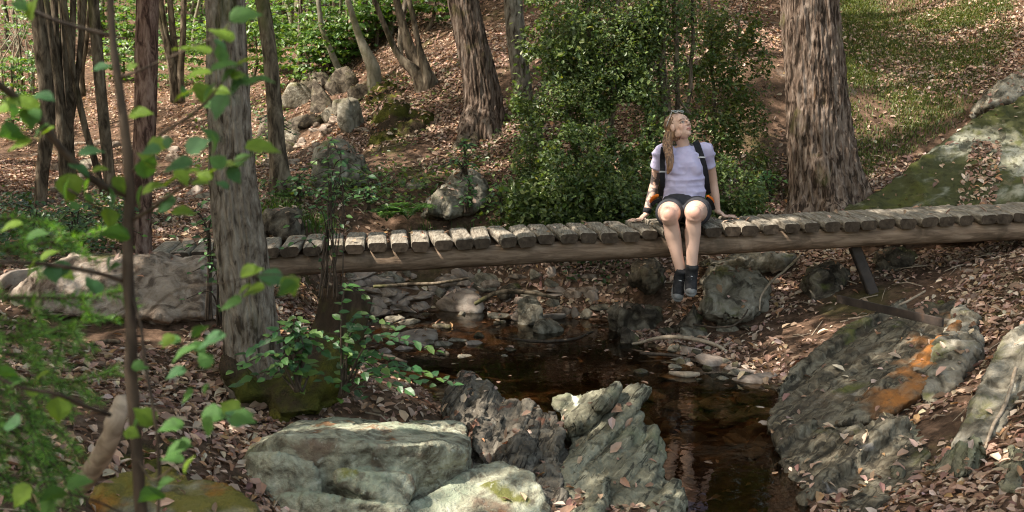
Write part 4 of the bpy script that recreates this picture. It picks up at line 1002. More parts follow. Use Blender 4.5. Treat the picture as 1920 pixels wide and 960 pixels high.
# trees standing outside the picture, up the sunny side of the bank: they shade the stream
k = 0
rx = np.random.default_rng(21)
for gx in (-6.2, -3.4, -.6, 2.2, 5.0, 7.8):
    for gy in (4.2, 7.2, 10.2, 13.4, 17.0):
        for zz in np.arange(8.0, 26, .5):
            x, y = gx - .68 * zz, gy - .247 * zz
            if x < -.47 * max(y, 0) - 2.0: break
        x += rx.normal(0, .3); y += rx.normal(0, .3)
        g0 = gz(x, y); top = .8 + zz + (gy > 12) * .8
        T = thing('oak_tree', np.array([x, y, g0]), 'tall leafy oak on the sunny bank, out of the view, shading the stream', 'tree', 'oaks on the sunny bank out of view')
        v, q, t = tube(np.array([[x, y, g0 - .3], [x + .1, y, g0 + 2], [x - .05, y + .1, top - 2], [x, y, top + 1]]), np.array([.3, .22, .14, .03]), 14, .5)
        obj('trunk', v, q, t, M['bark_grey'], parent=T)
        crown(T, (x, y, top), (2.5, 2.5, 1.5), 2600 if gy < 12 else 1500, .17, clumps=26, seed=300 + k)
        k += 1

# oaks higher on the hillside than the view reaches: the pool mirrors their shade
for k, (x, y, h) in enumerate([(-1.5, 24, 6), (1.5, 19.5, 5.5), (3.5, 23, 6), (5, 19, 5), (7, 22, 6), (8, 17.5, 5), (10.5, 20, 6), (10, 15, 5), (-4, 27, 6), (-8, 29, 6), (0, 29, 8), (6, 28, 8), (12, 26, 7), (-12, 27, 6), (12.5, 12, 5)]):
    g0 = gz(x, y)
    T = thing('oak_tree', np.array([x, y, g0]), 'tall leafy oak high on the hillside, above the view', 'tree', 'oaks high on the hillside above the view')
    v, q, t = tube(np.array([[x, y, g0 - .3], [x + .1, y, g0 + h * .5], [x, y, g0 + h + 1]]), np.array([.25, .18, .04]), 12, .5)
    if not seen(v, 10).any(): obj('trunk', v, q, t, M['bark_grey'], parent=T)
    for j in range(3):
        crown(T, (x, y - .6 * j, g0 + (1.4, 4.0, 7.2)[j]), (2.6, 2.4, 1.9), 1700, .24, clumps=22, seed=900 + k * 3 + j, name='crown')
# ------------------------------------------------------------------ fallen leaves
_V, _F, _S, _off = [GV], GQ.tolist(), [np.full(len(GQ), -1)], len(GV)
for k, (v, f, lp) in enumerate(SURF):
    _V.append(v); _F += [tuple(i + _off for i in ff) for ff in f]; _S.append(np.full(len(f), k)); _off += len(v)
ALLV = np.concatenate(_V); ALLS = np.concatenate(_S)
AB = BVHTree.FromPolygons(ALLV.tolist(), _F)
LPROB = [s[2] for s in SURF]

def drop(xy):
    """where leaves falling on xy come to rest: points, normals, source surface"""
    p, n, s = np.zeros((len(xy), 3)), np.zeros((len(xy), 3)), np.full(len(xy), -2)
    dn = Vector((0, 0, -1))
    for i, (x, y) in enumerate(xy.tolist()):
        h = AB.ray_cast(Vector((x, y, 12 if y < 14 else 40)), dn)
        if h[0] is not None:
            p[i] = h[0]; n[i] = h[1]; s[i] = ALLS[h[2]]
    n = np.where(n[:, 2:3] < 0, -n, n)
    return p, n, s

def bush_density(px, py): return 0

def proj(c):
    d = c - CAM
    z = d[:, 1] * math.cos(TH) - d[:, 2] * math.sin(TH)
    return 960 + FPX * d[:, 0] / np.maximum(z, .01), 480 - FPX * (d[:, 1] * math.sin(TH) + d[:, 2] * math.cos(TH)) / np.maximum(z, .01)

def scatter(n, y0, y1, pw, mx=.52, add=.8):
    u = rng.uniform(0, 1, n)
    y = (y0 ** pw + u * (y1 ** pw - y0 ** pw)) ** (1 / pw)
    x = rng.uniform(-1, 1, n) * (y * mx + add)
    return np.stack([x, y], 1)
xy = np.concatenate([scatter(66000, 3.2, 9.5, 1.5), scatter(150000, 9.5, 17, 1.3), scatter(90000, 17, 30, 1.2)])
lp, ln, ls = drop(xy)
px, py = proj(lp)
pr = np.where(ls == -1, 1.0, np.array(LPROB + [0, 1.0])[np.where(ls >= 0, ls, len(LPROB))])
pr = np.where(ls == -2, 0, pr)
patch = fbm(np.stack([lp[:, 0], lp[:, 1], lp[:, 2] * 0], 1), .8, 3, seed=77)
pr = pr * np.where(ls == -1, np.clip(.72 + patch * 1.0, .05, 1), 1)
pr = np.where((ls >= 0) & (ln[:, 2] < .55), pr * .1, pr)
pr = np.where((lp[:, 2] < .004) & (ls == -1), .02, pr)                       # water
on_moss = (ls >= 0) & (px > 1790) & (px < 1875) & (py > 265) & (py < 400) & (lp[:, 1] > 9)   # a drift of leaves lodged in a hollow of the mossy bedrock
pr = np.where(on_moss & (np.abs(px - 1842 + (py - 330) * .25) < 34), 1.0, pr)
pr = np.where((px > 60) & (px < 420) & (py > 300) & (py < 350) & (lp[:, 1] > 11), pr * .35, pr)   # trodden path
pr = np.where((px > 500) & (px < 620) & (py > 220) & (py < 335), pr * .35, pr)
pr = np.where((px > 500) & (px < 980) & (py > 365) & (py < 440), pr * .5, pr)
keep = rng.uniform(size=len(pr)) < pr
lp, ln = lp[keep], ln[keep]
dk_ = B(rng.uniform(-3.8, 3.2, 90), rng.uniform(.02, .66, 90), np.full(90, .006))            # a few lie on the planks
lp = np.concatenate([lp, dk_]); ln = np.concatenate([ln, np.tile([[0, 0, 1.0]], (90, 1))])
n = len(lp)
sz = np.where(lp[:, 1] < 9, np.clip(rng.lognormal(-3.05, .36, n), .02, .095), np.where(lp[:, 1] < 15, np.clip(rng.lognormal(-3.08, .3, n), .028, .085), rng.uniform(.035, .075, n)))
curl = rng.uniform(-.3, .9, n)
nr = unit(ln + rng.normal(size=(n, 3)) * .42)
cols = palette(n, [(.34, .228, .166), (.25, .155, .11), (.42, .31, .235), (.16, .095, .067), (.32, .18, .09), (.5, .395, .31)], [4, 4, 3, 3, 1, 1.2], .16)
half = n // 2
lit_v, lit_q, lit_t, lit_c = leaf_cloud(lp + nr * (sz * .16)[:, None] + np.array([0, 0, .004]), nr, sz, rng.normal(size=(n, 3)), rng.uniform(.4, .62, n), .28, cols, droop=.12)
kind(obj('fallen_leaves', lit_v, lit_q, lit_t, M['litter'], col=lit_c, smooth=False, origin=(0, 0, 0)), 'stuff')

# broken twigs among the leaves
xy = scatter(900, 3.4, 14, 1.4); tp_, tn_, ts_ = drop(xy)
k = (ts_ == -1) & (tp_[:, 2] > .03)
parts = []
for p0, n0_ in zip(tp_[k], tn_[k]):
    L = rng.uniform(.06, .32); a_ = rng.uniform(0, 6.28); dv = np.array([math.cos(a_), math.sin(a_), 0]); dv = unit(dv - n0_ * (dv @ n0_))
    mid = p0 + n0_ * .015 + rng.normal(size=3) * .01
    parts.append(tube(np.array([p0 - dv * L / 2 + n0_ * .008, mid, p0 + dv * L / 2 + n0_ * .012]), np.array([.0035, .004, .002]) * rng.uniform(.6, 1.6), 5))
v, q, t = join(parts)
kind(obj('twig_debris', v, q, t, M['deadwood'], smooth=True, origin=(0, 0, 0)), 'stuff')

# leaves and scum afloat on the pool
xy = np.stack([rng.uniform(-2.2, 2.4, 2600), rng.uniform(5, 10.4, 2600)], 1)
sd = poly_sd(xy, WPOLY)
k = (sd > .02) & (rng.uniform(size=len(xy)) < np.where(xy[:, 1] > 8.6, .4, .07) * (fbm(np.concatenate([xy, xy[:, :1]*0], 1), 1.1, 2, seed=12) > -.1))
fp = np.concatenate([xy[k], np.full((k.sum(), 1), .004)], 1)
v, q, t, c = leaf_cloud(fp, np.array([0, 0, 1.]) + rng.normal(size=fp.shape) * .06, rng.uniform(.03, .065, len(fp)), rng.normal(size=fp.shape), .55, .1, palette(len(fp), [(.2, .12, .08), (.3, .2, .14), (.12, .075, .05)]))
kind(obj('floating_leaves', v, q, t, M['litter'], col=c, smooth=False, origin=(0, 0, 0)), 'stuff')

# ------------------------------------------------------------------ grass on the hillside, low green cover
def blades(p, hgt, wdt, cols, lean=.5, nrm=None):
    n = len(p)
    a = rng.uniform(0, 6.28, n)
    side = np.stack([np.cos(a), np.sin(a), a * 0], 1)
    le = np.stack([np.cos(a + 1.57), np.sin(a + 1.57), a * 0], 1) * (hgt * rng.uniform(.1, lean, n))[:, None]
    up = np.array([0, 0, 1.0])[None] * hgt[:, None]
    w_ = side * (wdt / 2)[:, None]
    v = np.stack([p - w_, p + w_, p + w_ * .7 + up * .6 + le * .45, p - w_ * .7 + up * .6 + le * .45, p + up + le * 1.3], 1).reshape(-1, 3)
    o = (np.arange(n) * 5)[:, None]
    return v, np.array([[0, 1, 2, 3]]) + o, np.array([[3, 2, 4]]) + o, np.repeat(cols, 5, 0)

def region(n, poly, y0, y1, x0, x1):
    xy = np.stack([rng.uniform(x0, x1, n), rng.uniform(y0, y1, n)], 1)
    p, nn, s = drop(xy)
    a, b = proj(p)
    k = (s == -1) & (poly_sd(np.stack([a, b], 1), np.array(poly, float)) > rng.uniform(-25, 12, n))
    return p[k], nn[k]
gp, gn = region(260000, [(1580,-60),(1880,-60),(1890,60),(1830,190),(1740,245),(1600,330),(1575,200)], 10.5, 18, 3.0, 8.5)
gd = fbm(gp * np.array([1, 1, 0]), 1.3, 3, seed=31)
gp = gp[rng.uniform(size=len(gp)) < np.clip(.8 + gd * .8, .1, 1)]
n = len(gp)
v, q, t, c = blades(gp, rng.uniform(.02, .055, n), rng.uniform(.009, .018, n), palette(n, [(.085, .105, .028), (.12, .14, .04), (.06, .08, .024), (.19, .175, .085)], [4, 3, 3, 1.2]), .9)
kind(obj('hillside_grass', v, q, t, M['grass'], col=c, smooth=False, origin=(0, 0, 0)), 'stuff')

def cover(name, n, poly, box, leafsz, cols, hh, dens, seed):
    p, nn = region(n, poly, *box)
    k = fbm(p * np.array([1, 1, 0]), 1.5, 3, seed=seed) > dens
    p = p[k]; n = len(p)
    p = p + np.array([0, 0, 1.0]) * (rng.uniform(0, 1, n) ** 1.3 * hh)[:, None]
    v, q, t, c = leaf_cloud(p, np.array([0, -.25, 1.0]) + rng.normal(size=p.shape) * .45, leafsz * rng.uniform(.6, 1.3, n), None, .6, .15, palette(n, cols))
    kind(obj(name, v, q, t, M['leaf'], col=c, smooth=False, origin=(0, 0, 0)), 'stuff')
GR = [(.07, .12, .028), (.095, .15, .035), (.055, .1, .03), (.13, .17, .045)]
cover('ground_ivy', 11000, [(-40,400),(60,385),(240,392),(300,430),(260,470),(-40,480)], (8.4, 12.5, -5.8, -2.5), .055, [(.04, .085, .035), (.06, .11, .04), (.08, .12, .04)], .16, -.25, 41)
cover('undergrowth', 13000, [(480,395),(620,350),(760,352),(900,320),(990,360),(1010,440),(480,440)], (9.8, 13.5, -3.2, .6), .055, GR, .22, -.05, 42)
cover('undergrowth', 2400, [(-20,100),(760,40),(800,90),(560,190),(330,210),(200,190),(-20,240)], (14, 28, -14, -.5), .085, [(.07,.13,.03),(.09,.16,.035),(.055,.1,.03)], .45, -.05, 45)
cover('undergrowth', 4200, [(660,110),(860,90),(960,140),(960,330),(840,330),(700,300)], (11.5, 17, -3.2, .4), .05, [(.07,.11,.03),(.1,.12,.035)], .12, .12, 46)
cover('undergrowth', 5000, [(380,170),(520,180),(540,260),(480,330),(360,330)], (12.5, 22, -6.5, -2.6), .07, GR, .25, .05, 43)
cover('undergrowth', 1600, [(980,500),(1160,500),(1180,590),(1080,580),(980,548)], (9.0, 11.5, -.2, 1.4), .05, [(.04, .075, .02), (.05, .09, .03)], .14, .0, 44)
gp, gn = region(20000, [(500,400),(640,380),(780,370),(860,400),(990,380),(990,440),(500,440)], 9.8, 12.5, -3, .4)
gp = gp[fbm(gp * np.array([1, 1, 0]), 1.6, 2, seed=47) > .05]
n = len(gp)
v, q, t, c = blades(gp, rng.uniform(.06, .2, n), rng.uniform(.006, .011, n), palette(n, [(.07, .13, .025), (.1, .16, .03), (.05, .1, .02)]), .8)
kind(obj('stream_bank_grass', v, q, t, M['grass'], col=c, smooth=False, origin=(0, 0, 0)), 'stuff')

# ------------------------------------------------------------------ the tall evergreen bushes behind the footbridge
def bush(label, lobes, d, n, sz, cols, stems, seed, name='evergreen_bush', mt='glossy', wts=None):
    """lobes: (px, py, radius px x, radius px y, depth, weight)"""
    r = np.random.default_rng(seed)
    st0 = stems[0][-1]
    T = thing(name, P(st0[0], st0[1], d), label, 'bush')
    for s in stems:
        v, q, t = tube([P(x, y, dd) for x, y, w_, dd in s], [w_ / 2 * dd * K / FPX for x, y, w_, dd in s], 9, .06)
        v = v + np.stack([fbm(v, 4, 2, seed=k) for k in range(3)], 1) * .012
        obj('stem', v, q, t, M['bark_dark'], parent=T)
    wt = np.array([l[5] for l in lobes], float); wt /= wt.sum()
    i = r.choice(len(lobes), n, p=wt)
    L = np.array(lobes, float)[i]
    u = unit(r.normal(size=(n, 3))) * (r.uniform(0, 1, (n, 1)) ** .38) * np.where(r.uniform(size=(n, 1)) < .3, r.uniform(1, 1.55, (n, 1)), 1)
    # gather the leaves on sprays
    px = L[:, 0] + u[:, 0] * L[:, 2]; py = L[:, 1] + u[:, 2] * L[:, 3]; dd = L[:, 4] + u[:, 1] * np.minimum(L[:, 2], L[:, 3]) * L[:, 4] / FPX * 1.1
    p = np.array([P(a, b, c) for a, b, c in zip(px, py, dd)])
    g = fbm(p, 1.3, 2, seed=seed) * .6 + fbm(p, 5.5, 2, seed=seed + 1) * .6
    p = p[g > -.17]
    n = len(p)
    sz = sz * (1 + .35 * fbm(p, 2.0, 2, seed=seed + 5))
    ax_ = r.normal(size=(n, 3)) + np.array([0, -.3, .2])
    nr = unit(np.array([0, -.35, .75]) + r.normal(size=(n, 3)) * .6)
    v, q, t, c = leaf_cloud(p, nr, sz * r.uniform(.6, 1.3, n), ax_, .55, .2, palette(n, cols, wts, .22, r=r))
    obj('foliage', v, q, t, M[mt], parent=T, col=c, smooth=False)
    return T
EV = [(.085, .12, .034), (.11, .15, .044), (.06, .088, .03), (.15, .18, .055), (.3, .26, .06)]
EW = [5, 4, 4, 1.6, .12]
bush('tall dense evergreen bush filling the gap behind the footbridge, left of the hiker',
     [(1150,255,90,60,12.2,1.2),(1060,70,80,110,12.6,2.2),(1150,60,95,110,12.7,2.6),(1070,210,75,100,12.3,2.2),(1150,200,85,110,12.4,2.6),(1080,330,80,85,12.0,2.2),(1150,340,80,80,12.0,2.2),(1000,380,60,50,12.1,1.1),(1030,130,40,90,12.7,.5),(990,300,30,50,12.4,.3),(1180,410,70,30,11.9,.8),(1080,410,70,30,11.9,.8),(1205,60,60,100,12.8,1.3),(1200,230,60,90,12.5,1.3),(1010,60,40,70,12.9,.5),(985,200,30,70,12.7,.35)], 12.4, 66000, .044, EV,
     [[(1100,-5,10,12.6),(1110,120,13,12.5),(1105,260,14,12.4),(1110,425,16,12.3)],[(1160,-5,8,12.6),(1150,150,10,12.5),(1140,300,12,12.4),(1120,428,13,12.3)],[(1040,30,6,12.6),(1060,180,8,12.5),(1085,320,10,12.4),(1100,428,12,12.3)]], 61, wts=EW)
bush('twiggy evergreen bush with bare inner stems directly behind the hiker head',
     [(1240,60,70,110,12.7,1.0),(1230,180,60,90,12.6,.7),(1210,330,60,70,12.2,1.3),(1330,330,60,80,12.3,1.7),(1390,370,50,50,12.2,.9),(1300,400,100,30,12.1,.9),(1300,230,50,60,12.6,.6),(1230,410,60,30,12.0,.7)], 12.5, 27000, .04, EV,
     [[(1232,-5,16,12.8),(1238,80,18,12.8),(1246,180,18,12.7),(1256,300,20,12.6),(1262,425,24,12.5)],[(1262,-5,8,12.8),(1268,90,9,12.8),(1270,200,10,12.7),(1268,330,11,12.6),(1266,425,13,12.5)],[(1195,60,5,12.7),(1205,150,6,12.7),(1220,260,8,12.6),(1250,420,10,12.5)],
      [(1215,125,3,12.5),(1232,112,4,12.6),(1244,130,5,12.7)],[(1205,165,3,12.5),(1235,118,4,12.6),(1242,150,5,12.7)],[(1258,150,4,12.6),(1275,190,4,12.6),(1298,215,3,12.5)],[(1190,70,3,12.5),(1240,68,4,12.6),(1243,90,5,12.7)],[(1300,-5,6,12.9),(1296,120,7,12.9),(1285,260,8,12.8),(1272,425,10,12.6)]], 62, wts=EW)
bush('loose yellow green shrub between the hiker and the huge furrowed trunk',
     [(1310,60,60,90,13.2,1.0),(1370,40,60,70,13.6,.8),(1340,160,60,80,13.2,.9),(1420,110,40,70,13.8,.35),(1390,230,50,60,13.2,.5),(1345,260,50,50,13,.6),(1430,330,35,60,12.8,.3)], 13, 15000, .045, [(.05, .085, .022), (.075, .11, .028), (.1, .13, .035), (.14, .14, .04)],
     [[(1330,-5,5,13.4),(1335,120,6,13.3),(1340,260,7,13.1),(1335,400,8,12.9)],[(1390,10,4,13.6),(1370,150,5,13.3),(1350,290,6,13.1),(1340,400,8,12.9)]], 63, name='shrub', mt='leaf')

# ------------------------------------------------------------------ sunlit understorey far back
def spray_tree(label, base, lobes, n, sz, seed, stem=True, group=None):
    r = np.random.default_rng(seed)
    h_ = hit(*base); d = h_[1] / K if h_ is not None else 24
    T = thing('beech_sapling', P(base[0], base[1], d), label, 'young tree', group)
    tp = lobes[0]
    v, q, t = tube([P(tp[0], tp[1] - 30, d), P((tp[0] + base[0]) / 2 + 5, (tp[1] + base[1]) / 2, d), P(base[0], base[1], d)], [.012, .025, .035], 8, .1)
    obj('trunk', v, q, t, M['bark_dark'], parent=T)
    L = np.array(lobes, float)[r.integers(0, len(lobes), n)]
    u = unit(r.normal(size=(n, 3))) * (r.uniform(0, 1, (n, 1)) ** .4)
    # flat layered sprays
    py = L[:, 1] + u[:, 2] * L[:, 3]
    lay = 16.0
    py = np.round(py / lay) * lay + r.normal(0, 3.0, n) + u[:, 0] * 5
    p = np.array([P(a, b, c) for a, b, c in zip(L[:, 0] + u[:, 0] * L[:, 2], py, d + u[:, 1] * L[:, 2] * d / FPX * 1.1)])
    p = p[fbm(p, 1.4, 2, seed=seed) + fbm(p, 4, 2, seed=seed + 1) * .5 > -.08]
    v, q, t, c = leaf_cloud(p, np.array([0, -.3, .8]) + r.normal(size=p.shape) * .38, sz * r.uniform(.7, 1.3, len(p)), None, .62, .15, palette(len(p), [(.07, .14, .025), (.1, .18, .03), (.05, .11, .025), (.13, .2, .04)], r=r))
    obj('foliage', v, q, t, M['leaf'], parent=T, col=c, smooth=False)
SP = [((560,150),[(560,40,70,50),(590,90,60,30)],2600,.085,'bright layered young beech right of the slim ivy trunk'),((640,120),[(640,50,60,50),(620,90,50,25)],2200,.085,'young beech with fine layered sprays above the tumbled rocks'),
      ((40,190),[(30,60,60,60),(20,120,50,30)],2200,.085,'bright leafy young beech at the far edge of the forest by the bent brown trunk'),((230,110),[(235,30,40,50),(225,70,30,25)],1300,.1,'pale leafy young beech glowing between the sapling stem and the reddish trunk'),
      ((360,95),[(355,30,40,45),(370,70,30,20)],1300,.1,'pale leafy young beech glowing just left of the ridged grey trunk'),((710,70),[(720,10,60,30),(690,40,40,25)],1500,.09,'young beech overhanging the top of the leafy slope'),((800,60),[(815,5,50,25),(790,30,30,16)],900,.09,'small leafy young beech above the leaning twin trunks'),
      ((520,90),[(530,20,50,40),(545,60,30,20)],1500,.1,'far bright young beech behind the slim ivy trunk'),((430,95),[(450,30,60,40)],1200,.1,'far bright young beech behind the ridged grey trunk'),((120,100),[(110,20,60,40)],1500,.1,'far bright young beech seen through the clump of many stems'),
      ((600,60),[(620,5,90,30)],1800,.1,'far young beech closing the view above the dry stream bed'),((330,165),[(320,110,60,40),(350,70,50,40)],1800,.08,'low bright young beech in front of the dark leaning stems'),((590,170),[(570,120,70,35),(600,70,60,40)],2200,.075,'low spreading young beech beside the tumbled rocks'),((20,260),[(20,150,40,60),(40,210,40,40)],1500,.07,'bushy young beech at the near side of the thicket'),((470,160),[(480,100,40,40),(500,60,40,40)],1300,.08,'bright young beech between the ridged and the slim ivy trunk'),((230,150),[(225,110,40,30)],900,.08,'small young beech beyond the leafy path'),((300,70),[(310,15,50,40)],1300,.1,'far young beech behind the group of dark leaning stems'),((190,85),[(190,15,40,40)],1200,.1,'far young beech behind the bundle of thin stems')]
for k, (b, l, n, s, lab) in enumerate(SP): spray_tree(lab, b, [(x, y, rx * 1.35, ry * 1.25) for x, y, rx, ry in l], int(n * 1.35), s, 700 + k)
# ------------------------------------------------------------------ the hiker
M['skin'] = mat('skin', [(0, (.5, .3, .22)), (1, (.56, .34, .25))], 8, attr=1.0, rough=.5, spec=.35)
M['tee'] = mat('lavender_tee', [(.3, (.39, .355, .51)), (.7, (.48, .44, .60))], 9, 5, rough=.9, spec=.1, bump=.25, bscale=14, bdist=.02, over=[dict(col=(.36, .32, .46), scale=5, lo=.55, hi=.7, amt=.6)])
M['shorts'] = mat('charcoal_shorts', [(.3, (.022, .022, .026)), (.7, (.045, .044, .05))], 12, 5, rough=.85, spec=.15, bump=.25, bscale=16, bdist=.015)
M['black_web'] = mat('black_webbing', [(.3, (.008, .008, .01)), (.7, (.02, .02, .024))], 40, 4, rough=.8, spec=.2, bump=.3, bscale=160, bdist=.002)
M['orange'] = mat('orange_fabric', [(.3, (.55, .1, .012)), (.7, (.75, .2, .02))], 20, 3, rough=.7, spec=.2)
M['boot'] = mat('dark_boot', [(.3, (.006, .006, .007)), (.6, (.017, .017, .019)), (.8, (.04, .04, .044))], 26, 5, rough=.75, spec=.25, bump=.3, bscale=70, bdist=.003)
M['sole'] = mat('grey_sole', [(.3, (.1, .1, .1)), (.7, (.2, .2, .2))], 20, 4, rough=.8, spec=.2)
M['hair'] = mat('light_brown_hair', [(.38, (.07, .034, .018)), (.5, (.16, .084, .044)), (.62, (.32, .185, .1))], 26, 6, (3, 3, .25), rough=.45, spec=.4, bump=.5, bscale=60, bdist=.006)
M['lens'] = mat('mirror_lens', [(.3, (.02, .04, .045)), (.7, (.05, .08, .09))], 3, 2, rough=.06, spec=.9)
M['frame'] = mat('clear_frame', [(.3, (.35, .33, .3)), (.7, (.5, .48, .45))], 3, 2, rough=.2, spec=.6)
M['buckle'] = mat('grey_buckle', [(.3, (.3, .3, .32)), (.7, (.45, .45, .47))], 10, 3, rough=.4, spec=.5)

def dk(px, y): # the point on the deck under pixel column px, y metres behind the front edge
    lo, hi = -5.0, 5.0
    for _ in range(40):
        m_ = (lo + hi) / 2; p = B(m_, y, 0.0)
        if proj(p[None])[0][0] < px: lo = m_
        else: hi = m_
    return B((lo + hi) / 2, y, 0.0)

Z = lambda h: np.array([0, 0, h])
pel = P(1283, 394, 10.40); wai = P(1284, 360, 10.44); che = P(1283, 318, 10.46); uch = P(1282, 292, 10.5); nkb = P(1281, 276, 10.5)
hd = P(1273, 238, 10.46)
hipL, hipR = P(1259, 397, 10.36), P(1308, 395, 10.36)
midL, midR = P(1255, 399, 10.08), P(1306, 397, 10.08)
knL, knR = P(1255, 402, 9.80), P(1302, 399, 9.80)
anL, anR = P(1277, 514, 9.86), P(1297, 508, 9.80)
shL, shR = P(1238, 284, 10.5), P(1325, 281, 10.5)
elL, elR = P(1227, 345, 10.64), P(1337, 342, 10.64)
wrL = dk(1211, .50) + Z(.055); wrR = dk(1345, .50) + Z(.055)
hL = dk(1200, .46) + Z(.022); hR = dk(1358, .46) + Z(.022)
Xa = np.array([1.0, 0, 0])

body = []
def add(pts_, rad, seg=20, ref=None, step=.02): body.append(tube(pts_, np.array(rad, float), seg, step, ref=ref))
add([pel - Z(.07), pel, wai, che, uch, nkb - Z(.01)], [(.15, .10), (.165, .12), (.132, .098), (.145, .112), (.15, .092), (.06, .055)], 28, Xa)
add([nkb - Z(.05), nkb + Z(.02), hd + np.array([0, .012, -.06])], [.058, .05, .05], 20)
for s, sh, el, wr in ((-1, shL, elL, wrL), (1, shR, elR, wrR)):
    add([uch + np.array([s * .07, 0, .015]), sh + np.array([-s * .012, 0, -.005]), sh * .6 + el * .4, el, el * .55 + wr * .45, wr], [.062, .053, .043, .037, .037, .025], 18)
for hp, md, kn, an in ((hipL, midL, knL, anL), (hipR, midR, knR, anR)):
    add([hp, md, kn * .75 + md * .25, kn + Z(-.012), kn * .87 + an * .13 + np.array([0, .022, 0]), kn * .66 + an * .34 + np.array([0, .035, 0]), kn * .3 + an * .7 + np.array([0, .014, 0]), an, an - Z(.04)],
        [.1, .094, .08, .066, .058, .063, .046, .038, .04], 22)
    body.append(ellipsoid(kn + np.array([0, -.028, .0]), (.05, .04, .055)))
# head frame
yaw, pit, rol = R(40), R(29), R(-6)
f0 = np.array([math.sin(yaw) * math.cos(pit), -math.cos(yaw) * math.cos(pit), math.sin(pit)])
r0 = unit(np.cross(f0, np.array([math.sin(rol) * .0, 0, 1.0]))) * -1
r0 = unit(np.cross(np.array([0, 0, 1.0]), f0)) * -1 if False else unit(np.cross(f0, np.array([0, 0, 1.0])))
u0 = np.cross(r0, f0)
HM = np.stack([r0, f0, u0], 1)                      # columns: her right-hand axis flipped by the camera, forward, up
hc = hd
def H(x, y, z): return hc + HM @ np.array([x, y, z], float)
def he(c, r_, nu=24, nv=16): body.append(ellipsoid(H(*c), r_, HM, nu, nv))
he((0, -.012, .028), (.074, .094, .088), 32, 24)
he((0, .032, -.04), (.057, .058, .074), 32, 24)
he((0, .066, -.092), (.024, .022, .02))
he((0, .05, .035), (.06, .04, .05))
for s in (-1, 1):
    he((s * .036, .055, -.03), (.026, .028, .028)); he((s * .03, .078, .024), (.026, .012, .009)); he((s * .0115, .099, -.026), (.009, .012, .008)); he((s * .075, -.006, -.006), (.009, .02, .031))
    he((s * .03, .0735, .003), (.0135, .0125, .0105))
    he((s * .05, .01, -.06), (.016, .04, .03))
body.append(tube([H(0, .086, .02), H(0, .099, 0), H(0, .114, -.021)], np.array([.0075, .008, .0105]), 12, .004))
he((0, .09, -.056), (.024, .010, .0062)); he((0, .089, -.067), (.02, .010, .0075))
# hands: palm, four fingers, thumb
def hand(wr, c, fd, side, s):
    fd = unit(fd); up = np.array([0, 0, 1.0]); lat = unit(np.cross(fd, up)) * s
    body.append(tube([wr, wr * .5 + c * .5 + Z(.006), c, c + fd * .035], np.array([(.024, .02), (.03, .018), (.038, .014), (.036, .011)]), 16, .01, ref=lat))
    for k, (o, L) in enumerate(((.028, .066), (.010, .074), (-.009, .069), (-.026, .054))):
        a = c + fd * .025 + lat * o
        d = unit(fd + lat * o * 5)
        body.append(tube([a, a + d * (L * .45) + Z(.006), a + d * (L * .8) + Z(.001), a + d * (L * 1.05) - Z(.006)], np.array([.0095, .009, .0082, .007]), 10, .008))
    a = c - fd * .02 + lat * .03
    body.append(tube([a, a + lat * .024 + fd * .02, a + lat * .03 + fd * .048 - Z(.006)], np.array([.013, .0105, .008]), 10, .008))
hand(wrL, hL, np.array([-.95, -.25, -.05]), 1, 1)
hand(wrR, hR, np.array([.95, -.2, -.05]), 1, -1)
v, q, t = join(body)
v, q, t = remesh(v, q, t, .0048)
loc = (v - hc) @ HM
hw = 1 - np.clip((-.02 - loc[:, 2] + 0 * v[:, 0]) / .001, 0, 1)
isface = (np.abs(loc[:, 0]) < .09) & (loc[:, 1] > -.02) & (np.abs(loc[:, 2]) < .13)
v = smooth_v(v, q, t, 4, .5, np.where(isface, .55, 1.0))
loc = (v - hc) @ HM
x, y, z = loc.T
sk = np.tile(np.array([.52, .338, .262]), (len(v), 1)) * (1 + fbm(v, 9, 3, seed=2) * .06)[:, None]
face = (y > .02) & (np.abs(x) < .09) & (z > -.13) & (z < .12)
def put(mask, c, a=1.0):
    a = np.asarray(mask, float)[:, None] * a
    sk[:] = sk * (1 - a) + np.array(c) * a
put(face * np.exp(-(((np.abs(x) - .042) / .018) ** 2 + ((z + .034) / .018) ** 2)), (.62, .29, .22), .5)
put(face & (y > .07) & ((x / .024) ** 2 + ((z + .061) / .0115) ** 2 < 1), (.47, .18, .15), .85)
put(face & (y > .07) & (np.abs(z + .0615 + .05 * x * x / .024) < .0032) & (np.abs(x) < .026), (.12, .04, .035), .9)
ex = np.abs(x) - .03
put(face & (y > .05) & ((ex / .0165) ** 2 + ((z - .003) / .0085) ** 2 < 1), (.22, .12, .09), .9)
put(face & (y > .05) & ((ex / .0125) ** 2 + ((z - .002) / .0048) ** 2 < 1), (.6, .56, .52), 1)
put(face & (y > .05) & (((x - .004 - np.sign(x) * .03) / .0055) ** 2 + ((z - .003) / .0055) ** 2 < 1), (.04, .03, .025), 1)
put(face & (y > .05) & (np.abs(ex) < .017) & (np.abs(z - .009 - (-ex * ex) * 12) < .0028), (.05, .03, .022), .9)
put(face & (y > .05) & (np.abs(ex - .001) < .023) & (np.abs(z - .027 + ex * ex * 9) < .0042), (.16, .085, .05), .85)
put(face & (y > .09) & (((np.abs(x) - .0075) / .005) ** 2 + ((z + .034) / .0035) ** 2 < 1), (.14, .06, .045), .8)
